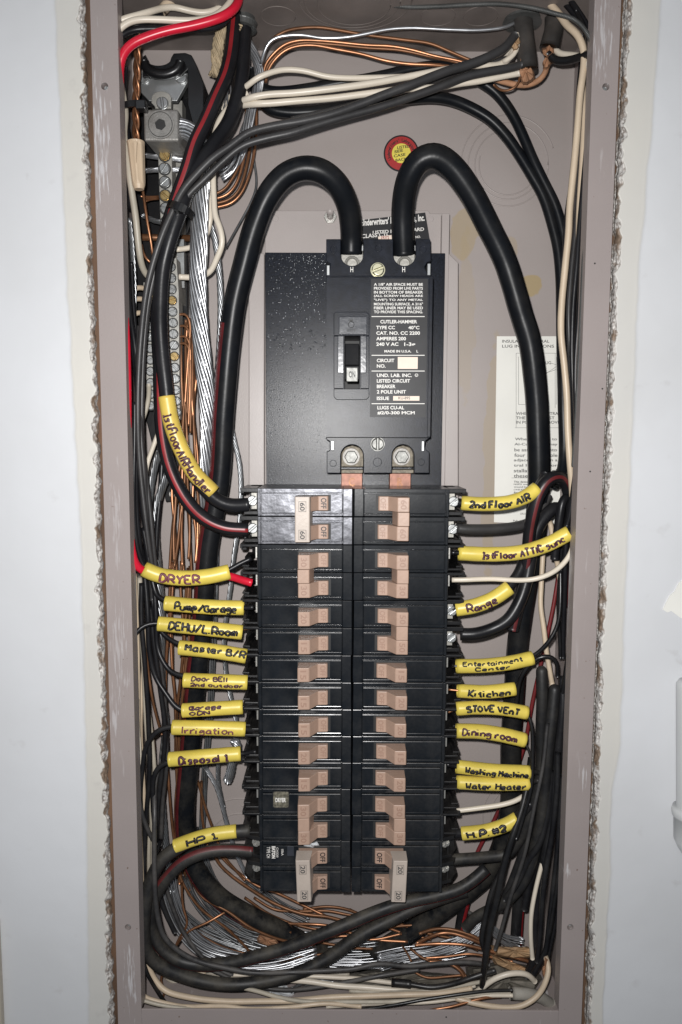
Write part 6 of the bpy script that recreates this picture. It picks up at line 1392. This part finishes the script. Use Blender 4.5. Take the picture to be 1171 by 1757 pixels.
for i, (wd, mt, lb, pth) in enumerate((
    (8, 'gwt', 'grey white wire low behind the bottom centre cables', '300,1640,36 340,1664,38 400,1676,40 470,1674,40 540,1668,40 600,1672,40'),
    (8, 'wht', 'white wire just under the thin black bottom wire', '380,1672,50 440,1676,52 520,1674,52 600,1678,52 660,1684,52 720,1690,54'),
    (7, 'gwt', 'dirty white wire crossing below the putty', '600,1700,62 660,1705,66 730,1700,68 790,1690,68 830,1684,66'),
    (8, 'bge', 'beige wire rising behind the bottom left loop', '250,1500,48 262,1560,48 284,1610,48 318,1650,48 352,1672,48'),
    (7, 'gwt', 'grey white wire under the lowest beige wire', '244,1716,84 280,1726,84 340,1733,84 400,1735,84'),
    (7, 'wht', 'white wire beside the left rim next to the black base top', '216,420,64 219,470,64 222,520,64 224,560,64'))):
    wire('circuit_wire', lb, 'wire', mt, wd, pth, group=WG, wob=.4)
for i, (wd, mt, pth) in enumerate(((5, 'copd', '300,1560,26 340,1600,26 390,1628,26 450,1640,26'), (5, 'copd', '420,1540,18 470,1572,18 530,1592,18 600,1598,20 680,1590,22 740,1586,24'), (4.5, 'cop', '600,1560,18 640,1580,20 690,1600,22 740,1612,24'), (5, 'copd', '460,1600,24 520,1612,24 580,1622,24 640,1628,24'),
    (5, 'copd', '640,1566,20 690,1586,22 730,1600,24 780,1612,26 820,1630,28'), (4.5, 'copd', '330,1450,34 345,1500,32 372,1540,30 410,1572,28 470,1600,26'), (5, 'copd', '520,1560,20 560,1556,20 600,1562,20 640,1580,20'))):
    wire('ground_wire', 'dark oxidised copper wire on the box floor behind the crossing cables', 'wire', mt, wd, pth, group='copper wires behind the crossing cables', wob=.4)
crumple('copper_crimp', 'brown crimp lump on the aluminium strands at lower left', 'bpaper', [(440, 1608), (450, 1604), (474, 1612), (480, 1620), (462, 1624), (444, 1618)], 38, 46, 'crimp', 15)
crumple('broken_tab', 'jagged broken white plastic tab above the bottom left 20 amp tie', 'tag', [(519, 1446), (524, 1442), (532, 1448), (544, 1444), (547, 1450), (536, 1454), (524, 1453)], 78, 84, 'plastic tab', 17)
cbundle(5, 700, 1000, lambda y: 306 - (y - 700) * .03, lambda y: 334, 30, 36, 'dark copper wire deep in the bundle above the DRYER sleeve', 'copper bundle above the DRYER sleeve')

strands('aluminium_cable', 'dull aluminium strands lying flat behind the bottom crossing cables', 'alud', 22, '300,1560,14 350,1600,14 420,1626,14 500,1634,14 580,1630,16 650,1626,16', n=10, twist=8, srpx=3, fray=.006, group='bare aluminium cables')
strands('aluminium_cable', 'aluminium strands spread across the bottom centre under the putty line', 'alu', 18, '560,1650,24 620,1654,24 690,1646,24 750,1636,24 800,1622,24', n=9, twist=8, srpx=2.6, fray=.006, group='bare aluminium cables')
strands('aluminium_cable', 'thin aluminium strands beside the left service cable bend', 'alud', 10, '340,1420,20 352,1470,20 372,1515,20 410,1550,18 460,1574,16 510,1590,16', n=7, twist=30, srpx=2.6, group='bare aluminium cables')
crumple('duct_seal', 'dark dusty duct seal spread along the bottom left floor', 'putty', [(262, 1668), (320, 1690), (400, 1700), (480, 1702), (560, 1700), (560, 1716), (400, 1722), (280, 1718), (256, 1690)], 2, 26, 'duct seal', 19)

for i, (wd, mt, lb, pth) in enumerate((
    (7, 'gwt', 'grey white wire sunk low across the bottom left floor', '262,1650,30 290,1680,32 340,1694,34 400,1700,36 460,1704,38 520,1706,40'),
    (8, 'wgry', 'dusty black wire sagging between the loops at bottom centre', '360,1662,56 420,1690,56 480,1698,58 540,1694,60 600,1684,60 660,1672,58 720,1664,56'),
    (7, 'wblk', 'thin black wire tracing the inside of the lower left loop', '276,1440,60 262,1490,62 256,1550,64 262,1600,66 282,1640,68 320,1668,68 370,1682,66'),
    (8, 'wgry', 'dark wire behind the coppers under the bottom right breaker', '600,1600,22 650,1584,22 700,1566,22 750,1556,22 790,1560,22 830,1580,24'))):
    wire('circuit_wire', lb, 'wire', mt, wd, pth, group=BG, wob=.4)

for i, (wd, mt, lb, pth) in enumerate((
    (7, 'wblk', 'thin black wire left of the cream wire at upper right', '1000,60,46 994,140,46 988,230,46 980,310,46 972,380,46 968,450,48 966,540,48 972,640,48 976,740,48 978,820,46'),
    (7, 'blkp', 'thin black wire threading behind the ATTIC sleeve end', '992,780,70 986,850,70 974,930,66 962,990,62 958,1060,60 962,1130,58'),
    (8, 'wblk', 'black wire low along the right rim beside the tapped hole', '974,1240,70 972,1330,72 968,1430,74 960,1520,72 950,1600,70 938,1660,66'),
    (7, 'wgry', 'dusty black wire crossing the lower right cables', '940,1240,70 930,1320,72 914,1400,74 896,1480,72 872,1560,70 850,1630,68'))):
    wire('circuit_wire', lb, 'wire', mt, wd, pth, group=BG, wob=.4)
